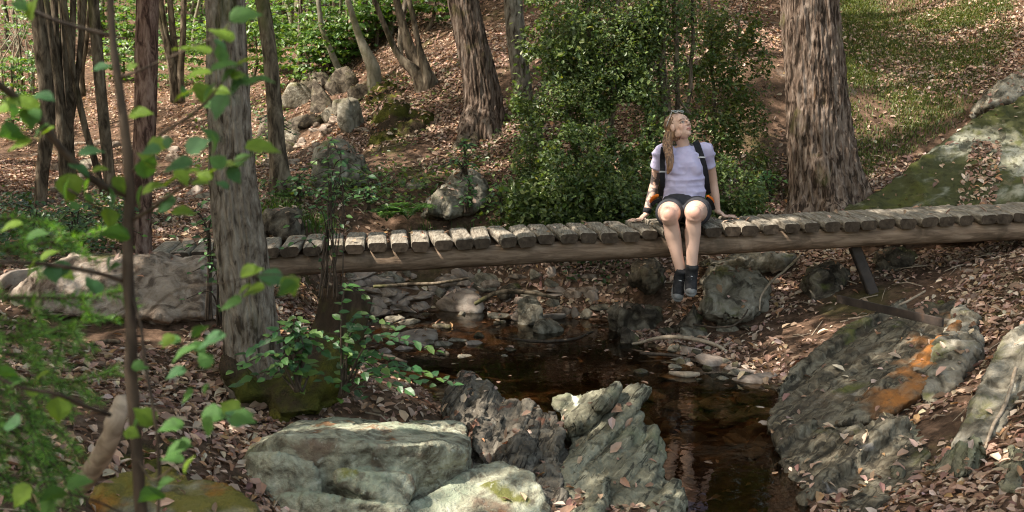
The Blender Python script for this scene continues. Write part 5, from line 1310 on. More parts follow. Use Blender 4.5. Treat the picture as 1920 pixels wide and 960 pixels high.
# knees a little redder; tattoos on one arm; 
for kn in (knL, knR):
    put(np.exp(-(np.linalg.norm(v - (kn + np.array([0, -.05, 0])), axis=1) / .05) ** 2), (.6, .27, .2), .55)
def along(a, b):
    ab = b - a; tt = ((v - a) @ ab) / (ab @ ab)
    return tt, np.linalg.norm(v - (a + np.clip(tt, 0, 1)[:, None] * ab), axis=1)
t1, d1 = along(shL, elL)
pat = ridg(v, 26, 2, seed=5) + fbm(v, 50, 2, seed=6) * .3
put((d1 < .075) & (t1 > .58) & (t1 < .98) & (pat > -.25), (.045, .045, .05), .9)
t1, d1 = along(elL, wrL)
put((d1 < .055) & (t1 > .15) & (t1 < .75) & (pat > .3), (.08, .07, .075), .85)
person = obj('person', v, q, t, M['skin'], col=sk, origin=B(0.0, .3, 0.0))
tag(person, 'woman in a lavender tee and dark shorts, sitting on the footbridge edge and looking up', 'person')

def cloth(name, parts, mt, vox=.007, it=4, amp=.004, freq=9, seed=0, parent=person, st=(1, 1, 1), fn=None):
    v, q, t = join(parts)
    v, q, t = remesh(v, q, t, vox)
    v = smooth_v(v, q, t, it)
    n = vnormals(v, q, t)
    v = v + n * (ridg(v * np.array(st), freq, 2, seed=seed) * amp)[:, None]
    if fn is not None: v = fn(v, n)
    return obj(name, v, q, t, M[mt], parent=parent), (v, q, t)
tp = [tube([wai - Z(.075), wai - Z(.04), wai + Z(.02), che - Z(.03), che + Z(.02), uch, nkb - Z(.02), nkb + Z(.004)], np.array([(.172, .128), (.168, .126), (.156, .122), (.160, .13), (.162, .128), (.160, .106), (.10, .08), (.066, .062)]), 32, .02, ref=Xa)]
for s in (-1, 1):
    tp.append(ellipsoid(che + np.array([s * .062, -.085, .0]), (.064, .05, .06)))
for s, sh, el in ((-1, shL, elL), (1, shR, elR)):
    tp.append(tube([uch + np.array([s * .06, 0, .012]), sh + np.array([-s * .01, 0, .0]), sh * .78 + el * .22, sh * .52 + el * .48], np.array([.06, .058, .056, .059]), 20, .02))
tee, teem = cloth('t_shirt', tp, 'tee', .007, 4, .0095, 6, 3, st=(1, .6, 1.7))
sp = [tube([pel - Z(.075), pel, wai - Z(.045)], np.array([(.165, .125), (.182, .142), (.165, .124)]), 28, .02, ref=Xa)]
for hp, md, kn in ((hipL, midL, knL), (hipR, midR, knR)):
    sp.append(tube([hp + np.array([0, .03, 0]), hp * .5 + md * .5, md, md * .72 + kn * .28], np.array([.112, .112, .108, .104]), 22, .02))
shorts, _ = cloth('shorts', sp, 'shorts', .008, 5, .003, 8, 6)
# shoes with socks
def shoe(an, toe, up):
    f = unit(toe - an); f = unit(f - up * (f @ up)); 
    lat = np.cross(f, up); Mx = np.stack([lat, f, up], 1)
    c = lambda x, y, z: an + Mx @ np.array([x, y, z])
    up_ = [tube([c(0, -.005, .045), c(0, .0, .0), c(0, .015, -.045)], np.array([.046, .046, .05]), 20, .012),
           tube([c(0, -.035, -.055), c(0, .02, -.05), c(0, .09, -.06), c(0, .15, -.068), c(0, .185, -.072)], np.array([(.036, .04), (.042, .046), (.046, .038), (.042, .03), (.026, .022)]), 22, .012, ref=lat)]
    o, _ = cloth('hiking_boot', up_, 'boot', .006, 3, .002, 30, 8)
    pl = [tube([c(0, -.05, -.092), c(0, .02, -.092), c(0, .1, -.095), c(0, .16, -.096), c(0, .2, -.09)], np.array([(.036, .013), (.041, .014), (.05, .014), (.046, .014), (.026, .012)]), 22, .012, ref=lat)]
    v_, q_, t_ = join(pl)
    obj('sole', v_, q_, t_, M['sole'], parent=o)
    v_, q_, t_ = ellipsoid(c(0, .168, -.07), (.04, .034, .026), Mx); obj('toe_cap', v_, q_, t_, M['sole'], parent=o)
    la = [tube([c(-.026, .03 + k * .022, -.008 - k * .012), c(0, .038 + k * .022, .003 - k * .012), c(.026, .03 + k * .022, -.008 - k * .012)], np.array([.0035] * 3), 6) for k in range(4)]
    v_, q_, t_ = join(la); obj('lace', v_, q_, t_, M['buckle'], parent=o)
shoe(anL, P(1272, 563, 9.68), unit(np.array([.12, -.62, .80])))
shoe(anR, P(1296, 553, 9.60), unit(np.array([.05, -.42, .9])))
# hair: cap, tucked behind the ear, a long loose tail over one shoulder
hp_ = [ellipsoid(H(0, -.03, .032), (.080, .09, .09), HM, 32, 24), ellipsoid(H(0, -.045, -.02), (.074, .07, .08), HM, 24, 16)]
tail = [H(.055, -.06, -.02) if (H(.055, 0, 0)[0] < H(-.055, 0, 0)[0]) else H(-.055, -.06, -.02), P(1252, 262, 10.44), P(1253, 283, 10.36), P(1256, 300, 10.29), P(1256, 314, 10.28), P(1252, 326, 10.3)]
hp_.append(tube(tail, np.array([(.04, .038), (.038, .03), (.036, .023), (.032, .018), (.024, .013), (.008, .007)]), 24, .012, ref=Xa))
hair, _ = cloth('hair', hp_, 'hair', .005, 3, .0035, 42, 4, st=(1.6, 1.6, .16))
wv_, wq_, wt_ = tube([wrL + (elL - wrL) * .06, wrL + (elL - wrL) * .2], np.array([.0335, .034]), 20)
obj('wristwatch', wv_, wq_, wt_, M['black_web'], parent=person)

TB = BVHTree.FromPolygons(teem[0].tolist(), ([] if teem[1] is None else teem[1].tolist()) + ([] if teem[2] is None else teem[2].tolist()))
def onto(px, py, off, dflt):
    a = dirv(px, py); h = TB.ray_cast(Vector(CAM), Vector(a / np.linalg.norm(a)))
    if h[0] is None: return P(px, py, dflt)
    return np.array(h[0]) - a / np.linalg.norm(a) * off
# backpack: worn, a thing of its own
bp = thing('backpack', P(1284, 395, 10.8), 'black hiking backpack with orange hip straps worn by the sitting woman', 'backpack')
pk = [tube([P(1284, 402, 10.86), P(1284, 380, 10.86), P(1284, 320, 10.86), P(1284, 285, 10.84), P(1284, 272, 10.82)], np.array([(.13, .07), (.165, .09), (.165, .095), (.15, .08), (.09, .05)]), 24, .02, ref=Xa)]
v, q, t = join(pk); v, q, t = remesh(v, q, t, .014); v = smooth_v(v, q, t, 2); obj('pack_body', v, q, t, M['black_web'], parent=bp)
def ribbon(pts_, w_, th=.007):
    p, rr, s_ = resample(np.array(pts_), np.full(len(pts_), w_), .02)
    tt = unit(np.gradient(p, axis=0)); vw = unit(p - CAM)
    sd_ = unit(np.cross(tt, vw)); nn = np.cross(tt, sd_)
    pr_ = [(-1, -.4), (-.8, -1), (.8, -1), (1, -.4), (1, .6), (.8, 1), (-.8, 1), (-1, .6)]
    v = np.concatenate([p + sd_ * (a * w_ / 2) + nn * (b * th) for a, b in pr_])
    n_ = len(p)
    q = [(j * n_ + i, j * n_ + i + 1, ((j + 1) % 8) * n_ + i + 1, ((j + 1) % 8) * n_ + i) for j in range(8) for i in range(n_ - 1)]
    return v, np.array(q), None
for nm, path in (('r', [(1304, 266, 10.6), (1309, 277, 10.42), (1315, 295, 10.38), (1321, 318, 10.38), (1324, 340, 10.42), (1327, 362, 10.56)]), ('l', [(1246, 270, 10.6), (1243, 284, 10.42), (1242, 300, 10.38), (1242, 322, 10.38), (1242, 345, 10.42), (1238, 366, 10.56)])):
    pts_ = [P(path[0][0], path[0][1], path[0][2])] + [onto(a, b, .012, c) for a, b, c in path[1:-1]] + [P(*path[-1])]
    v, q, t = ribbon(pts_, .052 if nm == 'r' else .04); o = obj('shoulder_strap', v, q, t, M['black_web'], parent=bp, smooth=False)
    i_ = pts_[2] if nm == 'r' else pts_[3]
    v, q, t = ribbon([i_ + np.array([-.03, -.014, 0]), i_ + np.array([0, -.016, .002]), i_ + np.array([.03, -.014, 0])], .012, .003); obj('buckle', v, q, t, M['buckle'], parent=o, smooth=False)
for a in ([(1222, 378, 10.5), (1226, 371, 10.4), (1233, 366, 10.34)], [(1335, 380, 10.5), (1332, 373, 10.4), (1327, 368, 10.34)]):
    v, q, t = tube([P(*a[0]), P(*a[1]), P(*a[2])], np.array([(.02, .016), (.022, .018), (.014, .012)]), 12, .012); obj('hip_pad', v, q, t, M['orange'], parent=bp)
v, q, t = ribbon([P(1222, 384, 10.42), P(1231, 377, 10.34), P(1240, 374, 10.3)], .03); obj('hip_strap', v, q, t, M['black_web'], parent=bp, smooth=False)
v, q, t = ribbon([P(1325, 372, 10.3), P(1333, 378, 10.36), P(1338, 392, 10.46)], .03); obj('hip_strap', v, q, t, M['black_web'], parent=bp, smooth=False)
# sunglasses pushed up on the hair
sg = thing('sunglasses', H(0, .04, .125), 'clear framed sunglasses pushed up on the woman hair', 'sunglasses')
for s in (-1, 1):
    c = H(s * .036, .045, .116); Ml = np.stack([HM[:, 0], unit(HM[:, 1] * .75 + HM[:, 2] * .65), unit(HM[:, 2] * .75 - HM[:, 1] * .65)], 1)
    th_ = np.linspace(0, 2 * np.pi, 19)
    rim = [c + Ml @ np.array([.029 * math.cos(a), 0, .021 * math.sin(a)]) for a in th_]
    v, q, t = tube(rim, np.full(19, .0035), 8); fr = obj('frame', v, q, t, M['frame'], parent=sg)
    v, q, t = ellipsoid(c, (.028, .003, .020), Ml, 18, 8); obj('lens', v, q, t, M['lens'], parent=sg)
    v, q, t = tube([H(s * .064, .04, .116), H(s * .082, -.0, .07), H(s * .086, -.05, .03)], np.array([.003, .003, .003]), 8, .01); obj('temple', v, q, t, M['frame'], parent=sg)
# ------------------------------------------------------------------ foreground saplings and shrubs
def branch_tube(path):
    return tube([P(x, y, d) for x, y, w_, d in path], np.array([wid(w_, d) for x, y, w_, d in path]), 10, .015)
hz = thing('hazel_sapling', P(285, 1700, 2.3), 'slender dark sapling with big toothed green leaves close to the viewer', 'sapling')
D = 2.3
stem = [(203,-120,12,D),(206,0,14,D),(212,80,15,D),(222,150,17,D),(234,250,19,D),(243,340,21,D),(240,430,22,D),(240,520,23,D),(247,620,23,D),(246,700,25,D),(254,800,25,D),(260,900,25,D),(268,1000,26,D),(278,1300,28,D),(285,1700,30,D)]
v, q, t = branch_tube(stem); v += np.stack([fbm(v, 30, 2, seed=k) for k in range(3)], 1) * .0012
obj('stem', v, q, t, M['twig'], parent=hz)
BR = [[(-60,110,16,2.0),(0,160,15,2.08),(60,208,14,2.15),(120,285,14,2.2),(190,347,15,2.25),(240,366,14,D)],
      [(20,-20,7,2.25),(52,12,8,2.25),(100,37,8,2.25),(150,52,8,2.28),(206,66,9,D)],
      [(224,145,6,D),(262,132,5,2.28),(300,115,4,2.25),(340,98,4,2.2),(400,70,3,2.15)],
      [(243,330,7,D),(275,282,6,2.28),(305,250,7,2.22),(350,222,7,2.15),(388,190,6,2.1),(420,150,4,2.05),(450,120,3,2.05)],
      [(246,412,9,D),(275,398,8,2.28),(300,380,7,2.22),(350,345,4,2.15),(420,310,3,2.1),(480,290,2.5,2.05)],
      [(-40,494,7,2.1),(40,492,8,2.15),(120,500,9,2.2),(190,514,9,2.25),(234,528,9,D)],
      [(-40,690,6,2.0),(35,725,7,2.05),(100,738,8,2.1),(160,762,9,2.2),(206,778,9,2.28)],
      [(120,350,5,2.2),(150,368,5,2.2),(190,395,5,2.25)],
      [(246,545,6,D),(262,600,6,2.28),(272,680,7,2.27),(288,770,7,2.25),(298,860,8,2.25),(296,980,8,2.25),(292,1300,9,2.25)],
      [(262,600,4,2.28),(330,545,3,2.2),(420,530,3,2.12),(520,515,2.5,2.05),(560,520,2,2.05)],
      [(288,770,4,2.25),(340,770,3,2.2),(400,775,3,2.15),(470,790,2,2.1)],
      [(258,860,5,D),(290,900,4,2.2),(330,870,3,2.15)],[(262,980,5,D),(180,940,4,2.2),(100,920,3,2.1)]]
for b in BR:
    v, q, t = branch_tube(b); obj('branch', v, q, t, M['twig'], parent=hz)
# leaves: px, py, length px, direction deg in the picture, how much the blade faces the viewer (0 edge-on .. 1 flat), depth, shade
LV = [(462,30,72,20,.7,2.1,1),(412,64,64,155,.35,2.1,2),(370,92,60,160,.3,2.15,2),(340,92,50,170,.3,2.15,2),(425,124,72,15,.5,2.05,1),(455,157,62,200,.4,2.05,1),(412,200,62,250,.8,2.05,0),(370,140,60,190,.35,2.1,2),(345,178,56,200,.3,2.15,2),
      (392,172,50,240,.5,2.1,1),(470,112,60,5,.3,2.0,2),(490,150,60,355,.35,2.0,1),(440,165,48,230,.7,2.05,0),(372,272,58,35,.85,2.12,0),(300,273,56,30,.9,2.2,2),(264,213,54,10,.6,2.25,2),(332,312,70,200,.55,2.15,0),(340,330,90,15,.25,2.15,2),
      (278,312,56,60,.6,2.22,0),(290,352,60,20,.35,2.22,2),(425,312,80,10,.28,2.1,2),(494,278,78,350,.5,2.05,2),(455,300,50,30,.6,2.1,1),(440,330,44,300,.6,2.1,0),(262,370,54,250,.5,2.25,1),(310,385,56,200,.7,2.2,0),(345,398,54,355,.45,2.18,2),(275,300,50,140,.4,2.22,2),
      (132,352,62,285,.95,2.2,2),(172,285,56,15,.55,2.2,0),(85,182,46,350,.6,2.12,0),(40,192,74,165,.45,2.1,2),(20,250,66,185,.6,2.05,0),(36,272,56,200,.5,2.05,2),(192,126,40,5,.6,2.25,0),(248,124,26,30,.9,2.25,2),(208,372,50,260,.6,2.25,0),(215,440,66,180,.55,2.22,0),(205,410,48,280,.6,2.25,2),
      (60,18,52,60,.8,2.2,2),(35,10,40,150,.7,2.2,1),(150,318,54,320,.4,2.2,0),(225,347,44,300,.5,2.28,2),(188,318,40,10,.5,2.25,2),
      (545,536,52,300,.9,2.05,2),(506,520,62,170,.6,2.08,0),(474,546,56,200,.35,2.1,2),(430,572,60,200,.4,2.12,1),(395,640,70,210,.4,2.1,0),(345,662,64,215,.35,2.1,1),(330,700,50,200,.5,2.15,0),(318,640,50,190,.3,2.15,1),
      (402,778,56,350,.7,2.12,1),(456,786,62,355,.65,2.08,1),(350,745,46,225,.45,2.15,1),(320,800,60,190,.4,2.15,1),(270,780,60,140,.5,2.25,2),(255,800,50,250,.4,2.25,1),(335,842,66,20,.35,2.15,1),(282,930,66,200,.6,2.2,0),(310,905,46,30,.5,2.2,1),
      (98,930,66,190,.5,2.1,0),(150,905,60,15,.5,2.12,1),(90,958,60,260,.8,2.1,1),(40,930,60,240,.8,2.05,2),(10,700,60,170,.6,2.05,0),(30,715,44,20,.5,2.05,1),(110,770,60,280,.7,2.12,2),(20,795,50,190,.6,2.0,0),(60,500,46,250,.5,2.15,2),(100,515,44,300,.7,2.18,0),(205,498,40,260,.6,2.25,0),
      (115,505,42,260,.8,2.2,0),(215,500,34,20,.5,2.25,1),(20,425,50,190,.4,2.05,2),(70,440,52,10,.35,2.1,1),(8,205,60,200,.5,2.05,2)]
re_ = np.random.default_rng(15)
for k in range(58):
    cx_, cy_ = [(420,110),(400,180),(330,300),(400,300),(150,360),(60,220),(520,530),(330,660),(420,780),(290,830),(110,520),(60,730)][k % 12]
    LV.append((cx_ + re_.uniform(-70, 70), cy_ + re_.uniform(-50, 50), re_.uniform(28, 54), re_.uniform(0, 360), re_.uniform(.25, .8), re_.uniform(2.0, 2.3), int(re_.integers(0, 3))))
prof_u = np.array([0, .08, .2, .35, .5, .65, .8, .92, 1.0]); prof_w = np.array([.0, .26, .42, .46, .42, .32, .18, .06, .0])
V, Q, C, n0 = [], [], [], 0
rl = np.random.default_rng(4)
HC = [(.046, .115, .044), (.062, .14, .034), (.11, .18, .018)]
f_ = np.array([0, math.cos(TH), -math.sin(TH)]); u_ = np.array([0, math.sin(TH), math.cos(TH)])
for (lx, ly, ln_, ang, fl, d, sh) in LV:
    c = P(lx, ly, d); L = ln_ * d * K / FPX * .88
    a = R(ang + rl.normal(0, 6)); fl = np.clip(fl + rl.normal(0, .06), .15, 1)
    dr = np.array([1, 0, 0]) * math.cos(a) + u_ * math.sin(a)
    ot = np.array([1, 0, 0]) * -math.sin(a) + u_ * math.cos(a)
    if ot[2] < 0: ot = -ot
    sg_ = 1 if sh != 0 or rl.uniform() < .5 else -1
    wd = ot * fl + f_ * math.sqrt(1 - fl * fl) * sg_                      # width direction, tipped away from the viewer
    dr = unit(dr + f_ * rl.uniform(-.35, .35))
    nn = unit(np.cross(dr, wd)); wd = np.cross(nn, dr)
    if nn[2] < 0: nn = -nn
    cols_ = 7
    xs_ = np.linspace(-1, 1, cols_)
    for i, (uu, ww) in enumerate(zip(prof_u, prof_w)):
        for j, xx in enumerate(xs_):
            wv2 = ww * (1 + (.10 if i % 2 else -.06) * (abs(xx) > .9))
            p = c + dr * ((uu - .5) * L) + wd * (xx * wv2 * L) + nn * (L * (.10 * abs(xx) * ww * 2 - .28 * (uu - .45) ** 2 + .012 * math.sin(uu * 30 + abs(xx) * 6)))
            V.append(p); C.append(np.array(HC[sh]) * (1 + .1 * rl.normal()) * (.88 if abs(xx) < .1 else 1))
    m_ = len(prof_u)
    Q += [(n0 + i*cols_+j, n0 + (i+1)*cols_+j, n0 + (i+1)*cols_+j+1, n0 + i*cols_+j+1) for i in range(m_-1) for j in range(cols_-1)]
    n0 += m_ * cols_
obj('foliage', np.array(V), np.array(Q), None, M['hazel'], parent=hz, col=np.array(C))

# young spruce hanging in from the side, close to the viewer
spz = thing('young_spruce', P(-60, 1500, 2.7), 'young spruce with drooping bright green needle twigs at the edge of the view', 'spruce')
v, q, t = branch_tube([(-60,300,10,2.7),(-62,700,20,2.7),(-60,1500,30,2.7)]); obj('trunk', v, q, t, M['twig'], parent=spz)
SB = [[(-60,480,2.6),(40,462,2.5),(120,450,2.45),(205,430,2.4)],[(-60,560,2.6),(60,558,2.5),(150,558,2.45),(232,546,2.4)],[(-60,640,2.6),(40,632,2.5),(120,618,2.45),(175,592,2.4)],[(-60,600,2.6),(60,612,2.5),(115,640,2.45),(108,672,2.42)],
      [(-60,700,2.6),(60,720,2.5),(140,716,2.45),(228,692,2.4)],[(-60,760,2.6),(40,772,2.5),(100,800,2.5),(145,850,2.45)],[(-60,830,2.6),(20,838,2.5),(80,870,2.5),(100,940,2.45)],[(-60,880,2.6),(0,890,2.5),(40,930,2.5),(60,1000,2.45)],[(-60,720,2.6),(10,735,2.55),(60,780,2.5),(85,850,2.5)],[(-60,420,2.6),(20,410,2.5),(70,415,2.45),(110,428,2.4)],
      [(-60,800,2.6),(30,800,2.55),(90,840,2.55),(125,905,2.5)],[(-60,860,2.6),(30,850,2.55),(110,880,2.5),(140,945,2.5)],[(-60,660,2.6),(30,668,2.55),(90,700,2.5),(130,760,2.5)],[(-60,910,2.6),(20,930,2.55),(70,970,2.5),(90,1040,2.5)],[(-60,780,2.7),(0,790,2.65),(40,830,2.65),(50,890,2.6)]]
rn = np.random.default_rng(6)
for b in SB:
    main = np.array([P(*a) for a in b])
    p, rr, s_ = resample(main, np.linspace(.004, .0015, len(main)), .008)
    tw = [(p, rr)]
    for k in range(6, len(p), 8):                                          # side twigs
        sd_ = 1 if (k // 8) % 2 else -1
        td = unit(p[min(k + 1, len(p) - 1)] - p[k - 1])
        e = unit(td * .8 + np.array([0, sd_ * .9, -.12]) * .7 + np.array([0, 0, -.25]))
        L = .12 * (1 - k / len(p)) + .045
        tw.append((np.array([p[k] + e * x * L + np.array([0, 0, -.25 * L * x * x]) for x in np.linspace(0, 1, 10)]), np.linspace(.002, .001, 10)))
    o = None
    parts = [tube(a, r_, 5) for a, r_ in tw]
    v, q, t = join(parts); o = obj('branch', v, q, t, M['twig'], parent=spz)
    nv, ncol = [], []
    for a, r_ in tw:
        L_ = np.linalg.norm(np.diff(a, axis=0), axis=1).sum(); m_ = int(L_ / .0009)
        x_ = np.linspace(0, 1, m_) * (len(a) - 1); i_ = np.clip(x_.astype(int), 0, len(a) - 2)
        c0 = a[i_] + (a[i_ + 1] - a[i_]) * (x_ - i_)[:, None]; td = unit(a[i_ + 1] - a[i_])
        rd = rn.normal(size=(m_, 3)); rd[:, 2] = rd[:, 2] * .5 + .2; rd = unit(rd - (rd * td).sum(1, keepdims=True) * td)
        nd = unit(rd + td * .55) * rn.uniform(.014, .024, (m_, 1)); sd2 = unit(np.cross(nd, rn.normal(size=(m_, 3)))) * .0013
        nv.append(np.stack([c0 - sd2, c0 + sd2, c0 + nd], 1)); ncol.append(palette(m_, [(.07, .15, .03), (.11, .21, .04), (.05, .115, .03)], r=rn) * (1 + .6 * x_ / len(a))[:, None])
    nv = np.concatenate(nv); ncol = np.repeat(np.concatenate(ncol), 3, 0)
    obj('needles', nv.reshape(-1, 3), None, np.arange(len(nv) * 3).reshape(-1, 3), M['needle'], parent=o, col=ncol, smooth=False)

# leafy low shrub in front of the trunk foot, and other small plants
def spray_plant(label, root, tips, d, lsz, cols, seed, name='shrub', mt='leaf', per=.03, stemw=5, lift=24, cat='shrub', group=None, dd=.25, wide=.5, facing=(0, -.4, 1.0), spread=8):
    r = np.random.default_rng(seed)
    T = thing(name, P(root[0], root[1], d), label, cat, group)
    lc, la, ln2 = [], [], []
    for (tx, ty) in tips:
        d1 = d + r.uniform(-dd, dd)
        a, b = P(root[0] + r.uniform(-spread, spread), root[1], d), P(tx, ty, d1)
        m1 = P(root[0] * .6 + tx * .4, min(root[1], ty) * .55 + ty * .45 - lift, (d + d1) / 2)
        p, rr, s_ = resample(np.array([a, m1, b]), np.array([wid(stemw, d), wid(stemw * .6, d), wid(1.5, d)]), .02)
        v, q, t = tube(p, rr, 6); obj('stem', v, q, t, M['twig'], parent=T)
        L_ = s_[-1]; m_ = max(4, int(L_ * .72 / per))
        for k in range(m_):
            f = .28 + .72 * k / (m_ - 1); i = int(f * (len(p) - 1)); td = unit(p[min(i + 1, len(p) - 1)] - p[max(i - 1, 0)])
            sd_ = (1 if k % 2 else -1) if k < m_ - 1 else 0
            lat = unit(np.cross(td, [0, 0, 1]))
            e = unit(lat * sd_ * .8 + td * .7 + r.normal(size=3) * .15)
            lc.append(p[i] + e * lsz * .55); la.append(e); ln2.append(np.array(facing) + r.normal(size=3) * .22)
    n = len(lc)
    v, q, t, c = leaf_cloud(np.array(lc), np.array(ln2), lsz * r.uniform(.7, 1.25, n), np.array(la), wide + .12, .14, palette(n, cols, r=r), droop=.1)
    obj('foliage', v, q, t, M[mt], parent=T, col=c, smooth=False)
    return T
GC = [(.05, .12, .04), (.068, .145, .042), (.095, .165, .042), (.04, .095, .036)]
spray_plant('low spreading shrub with rounded green leaves at the ridged trunk foot', (560,735), [(440,690),(465,660),(450,720),(500,635),(545,625),(520,680),(570,655),(615,665),(640,650),(560,720),(500,705),(590,705),(625,720)], 6.75, .066, GC, 801, per=.024)
spray_plant('low branching shrub with green leaf sprays reaching out over the water edge', (640,745), [(690,560),(740,615),(720,640),(770,690),(850,715),(800,720),(740,700),(700,690),(680,740),(640,740),(760,730),(690,655),(815,655),(665,690)], 6.9, .064, GC, 802, per=.027)
spray_plant('tall thin small leafed shoots rising from the dark stump', (625,560), [(590,330),(600,350),(612,300),(632,352),(648,372),(580,400),(640,420),(605,420)], 8.0, .035, GC, 803, name='shoots', per=.09, stemw=2.6, lift=10, cat='shrub', dd=.1, spread=34)
spray_plant('leafy hazel shoots leaning over the planks beside the thin shoots', (618,540), [(640,300),(690,330),(720,350),(665,365),(650,400),(560,330),(545,420),(510,480)], 8.2, .058, GC, 804, per=.055, stemw=3.2, lift=30, spread=25)
spray_plant('small sapling shoots with oval leaves left of the ridged trunk', (415,610), [(360,510),(385,480),(375,440),(400,520),(350,560),(370,420)], 7.9, .05, GC, 805, per=.06, stemw=5, lift=14)
spray_plant('leafy seedling growing up between the planks and the ridged trunk', (395,600), [(360,400),(330,440),(420,430),(345,470),(300,415)], 8.3, .05, GC, 806, per=.055, lift=20)
rp_ = np.random.default_rng(8)
PL = [((620,400),12.4,'low broad leafed plant before the dark boulder at the foot of the slope'),((690,395),12.2,'broad leafed green plant right behind the pale planks'),((560,385),12.5,'small bright plant behind the dark angular rock'),((880,400),12.4,'leafy plant at the foot of the leaning grey rock'),((940,405),12.2,'leafy plant between the leaning grey rock and the evergreen bush'),((650,345),13.6,'small green plant beside the dark boulder'),((870,330),12.9,'bushy green plant growing on top of the leaning grey rock'),((60,440),11.5,'blue green bramble patch left of the reddish trunk'),((140,450),11.0,'blue green bramble patch next to the reddish trunk'),((230,455),10.8,'small bramble at the foot of the reddish trunk'),((1440,385),12.6,'glossy green plant left of the huge furrowed trunk'),((520,285),14.5,'green plant at the foot of the slim ivy trunk')]
for k, ((x, y), d, lab) in enumerate(PL):
    tips = [(x + rp_.uniform(-42, 42), y - rp_.uniform(12, 62)) for _ in range(10)]
    spray_plant(lab, (x, y), tips, d, .055, GC, 820 + k, name='plant', cat='plant', per=.032, stemw=3, lift=8, dd=.3)
def fern(label, x, y, d, n, L, seed):
    r = np.random.default_rng(seed)
    T = thing('fern', P(x, y, d), label, 'fern')
    o0 = P(x, y, d)
    for k in range(n):
        a = r.uniform(0, 6.28); e = np.array([math.cos(a), math.sin(a), 0])
        p = np.array([o0 + e * L * f * .85 + Z(L * (1.1 * f - .75 * f * f)) for f in np.linspace(0, 1, 14)])
        lat = np.cross(e, [0, 0, 1.0])
        c_, a_ = [], []
        for i in range(2, 14):
            w_ = L * .26 * math.sin(math.pi * (i / 14) ** .7) + .008
            for s in (-1, 1): c_.append((p[i] + lat * s * w_ * .5, lat * s + e * .3, w_))
        nn = np.tile(np.array([0, -.1, 1.0]), (len(c_), 1)) + r.normal(size=(len(c_), 3)) * .15
        v, q, t, c = leaf_cloud(np.array([i[0] for i in c_]), nn, np.array([i[2] for i in c_]), np.array([i[1] for i in c_]), .3, .1, palette(len(c_), [(.07, .15, .025), (.09, .18, .03)], r=r))
        v2, q2, t2 = tube(p, np.linspace(.003, .001, 14), 5)
        V_, Q_, T_ = join([(v, q, t), (v2, q2, t2)])
        obj('frond', V_, Q_, T_, M['leaf'], parent=T, col=np.concatenate([c, np.tile([[.06, .1, .02]], (len(v2), 1))]), smooth=False)
fern('bright green fern beside the leaning grey rock', 765, 412, 12.3, 14, .34, 1)
fern('small fern just behind the pale planks', 725, 415, 12.2, 10, .26, 2)
fern('bright fern under the dark angular rock by the slim ivy trunk', 530, 378, 12.7, 9, .24, 3)
# reeds of bare thin stems far at the edge
rr_ = np.random.default_rng(12)
for k in range(16):
    x = rr_.uniform(5, 70); y = rr_.uniform(150, 190)
    h_ = hit(x, y)
    if h_ is None: continue
    v, q, t = tube([h_, h_ + np.array([rr_.normal(0, .08), 0, .7]), h_ + np.array([rr_.normal(0, .3), 0, 1.5])], np.array([.018, .014, .006]), 5)
    tag(obj('sapling_stem', v, q, t, M['bark_pale']), 'pale bare sapling stem in the thicket at the far edge of the forest', 'sapling', 'pale thicket stems at the forest edge')
# mossy root mass at the foot of the ridged trunk
mr_ = [rk([(408,690,7.15),(420,645,7.5),(455,620,7.55),(500,640,7.5),(520,690,7.4),(500,760,7.1),(450,775,7.1),(415,750,7.3)], .12, .3), rk([(500,640,7.5),(560,620,7.6),(640,640,7.5),(650,740,7.2),(600,792,6.95),(510,800,6.9),(480,740,7.1)], .1, .35)]
v, q, t = join([hull(h) for h in mr_]); v, q, t = remesh(v, q, t, .02); v = smooth_v(v, q, t, 5)
n_ = vnormals(v, q, t); v = v + n_ * (fbm(v, 4, 4, seed=3) * .05 + ridg(v, 9, 2, seed=2) * .015)[:, None]
tag(obj('root_mound', v, q, t, M['moss_root']), 'dark mound of mossy roots and earth between the ridged trunk and the stump', 'root mound')
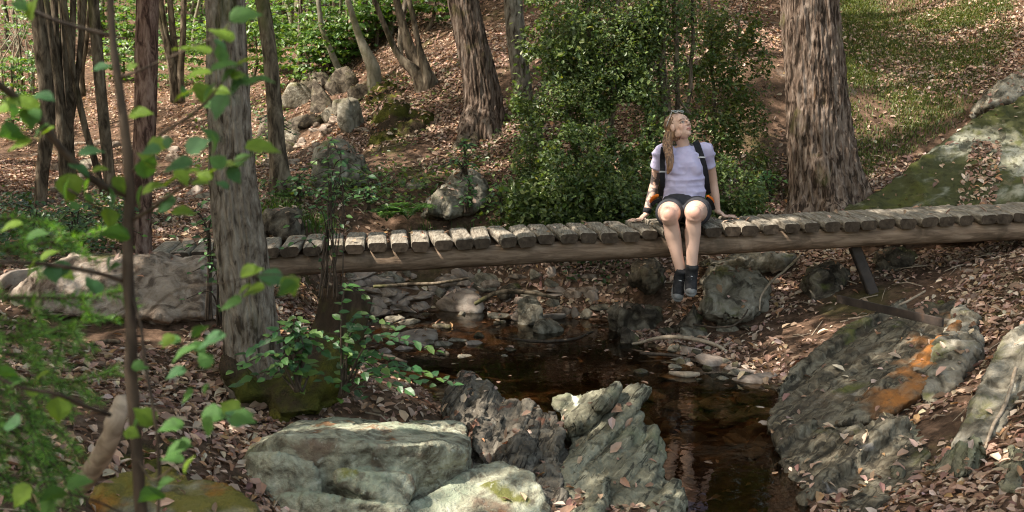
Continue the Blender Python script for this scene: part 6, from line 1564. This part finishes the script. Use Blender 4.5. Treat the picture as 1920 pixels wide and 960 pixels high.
# ------------------------------------------------------------------ camera, light
cam = bpy.data.cameras.new('camera'); co = bpy.data.objects.new('camera', cam); COL.objects.link(co)
cam.sensor_width = 36; cam.lens = 36 * FPX / 1920; cam.clip_end = 500; cam.clip_start = .05
co.location = CAM; co.rotation_euler = (math.pi / 2 - TH, 0, 0)
cam.dof.use_dof = True; cam.dof.focus_distance = 8.9; cam.dof.aperture_fstop = 5.0
SC.camera = co
w = bpy.data.worlds.new('World'); SC.world = w; w.use_nodes = True
nt = w.node_tree; nt.nodes.clear()
wo = nt.nodes.new('ShaderNodeOutputWorld'); bg = nt.nodes.new('ShaderNodeBackground'); sk = nt.nodes.new('ShaderNodeTexSky')
sk.sky_type = 'NISHITA'; sk.sun_disc = False
SUN = unit(np.array([-.55, -.20, .81]))
sk.sun_elevation = math.asin(SUN[2]); sk.sun_rotation = math.atan2(SUN[0], SUN[1])
sk.air_density = 1.0; sk.dust_density = 2.5; sk.ozone_density = 1
bg.inputs['Strength'].default_value = SKY
wm = nt.nodes.new('ShaderNodeMix'); wm.data_type = 'RGBA'; wm.blend_type = 'MULTIPLY'; wm.inputs[0].default_value = 1; wm.inputs[7].default_value = (1.0, .895, .67, 1)
nt.links.new(sk.outputs[0], wm.inputs[6]); nt.links.new(wm.outputs[2], bg.inputs[0]); nt.links.new(bg.outputs[0], wo.inputs[0])
sun = bpy.data.lights.new('sun', 'SUN'); so = bpy.data.objects.new('sun', sun); COL.objects.link(so)
sun.energy = SUNP; sun.angle = R(.5); sun.color = (1, .93, .82)
so.rotation_euler = Vector(-SUN).to_track_quat('-Z', 'Y').to_euler()
SC.render.engine = 'CYCLES'
SC.cycles.use_denoising = True; SC.cycles.denoising_prefilter = 'NONE'
SC.cycles.pixel_filter_type = 'BLACKMAN_HARRIS'; SC.cycles.filter_width = 1.1
SC.cycles.max_bounces = 6; SC.cycles.diffuse_bounces = 3; SC.cycles.transmission_bounces = 4; SC.cycles.glossy_bounces = 3; SC.cycles.transparent_max_bounces = 6
SC.cycles.caustics_reflective = False; SC.cycles.caustics_refractive = False
SC.cycles.sample_clamp_indirect = 6
SC.view_settings.view_transform = 'Standard'; SC.view_settings.look = 'None'; SC.view_settings.gamma = 1
SC.view_settings.use_curve_mapping = False
SC.view_settings.exposure = EXPO
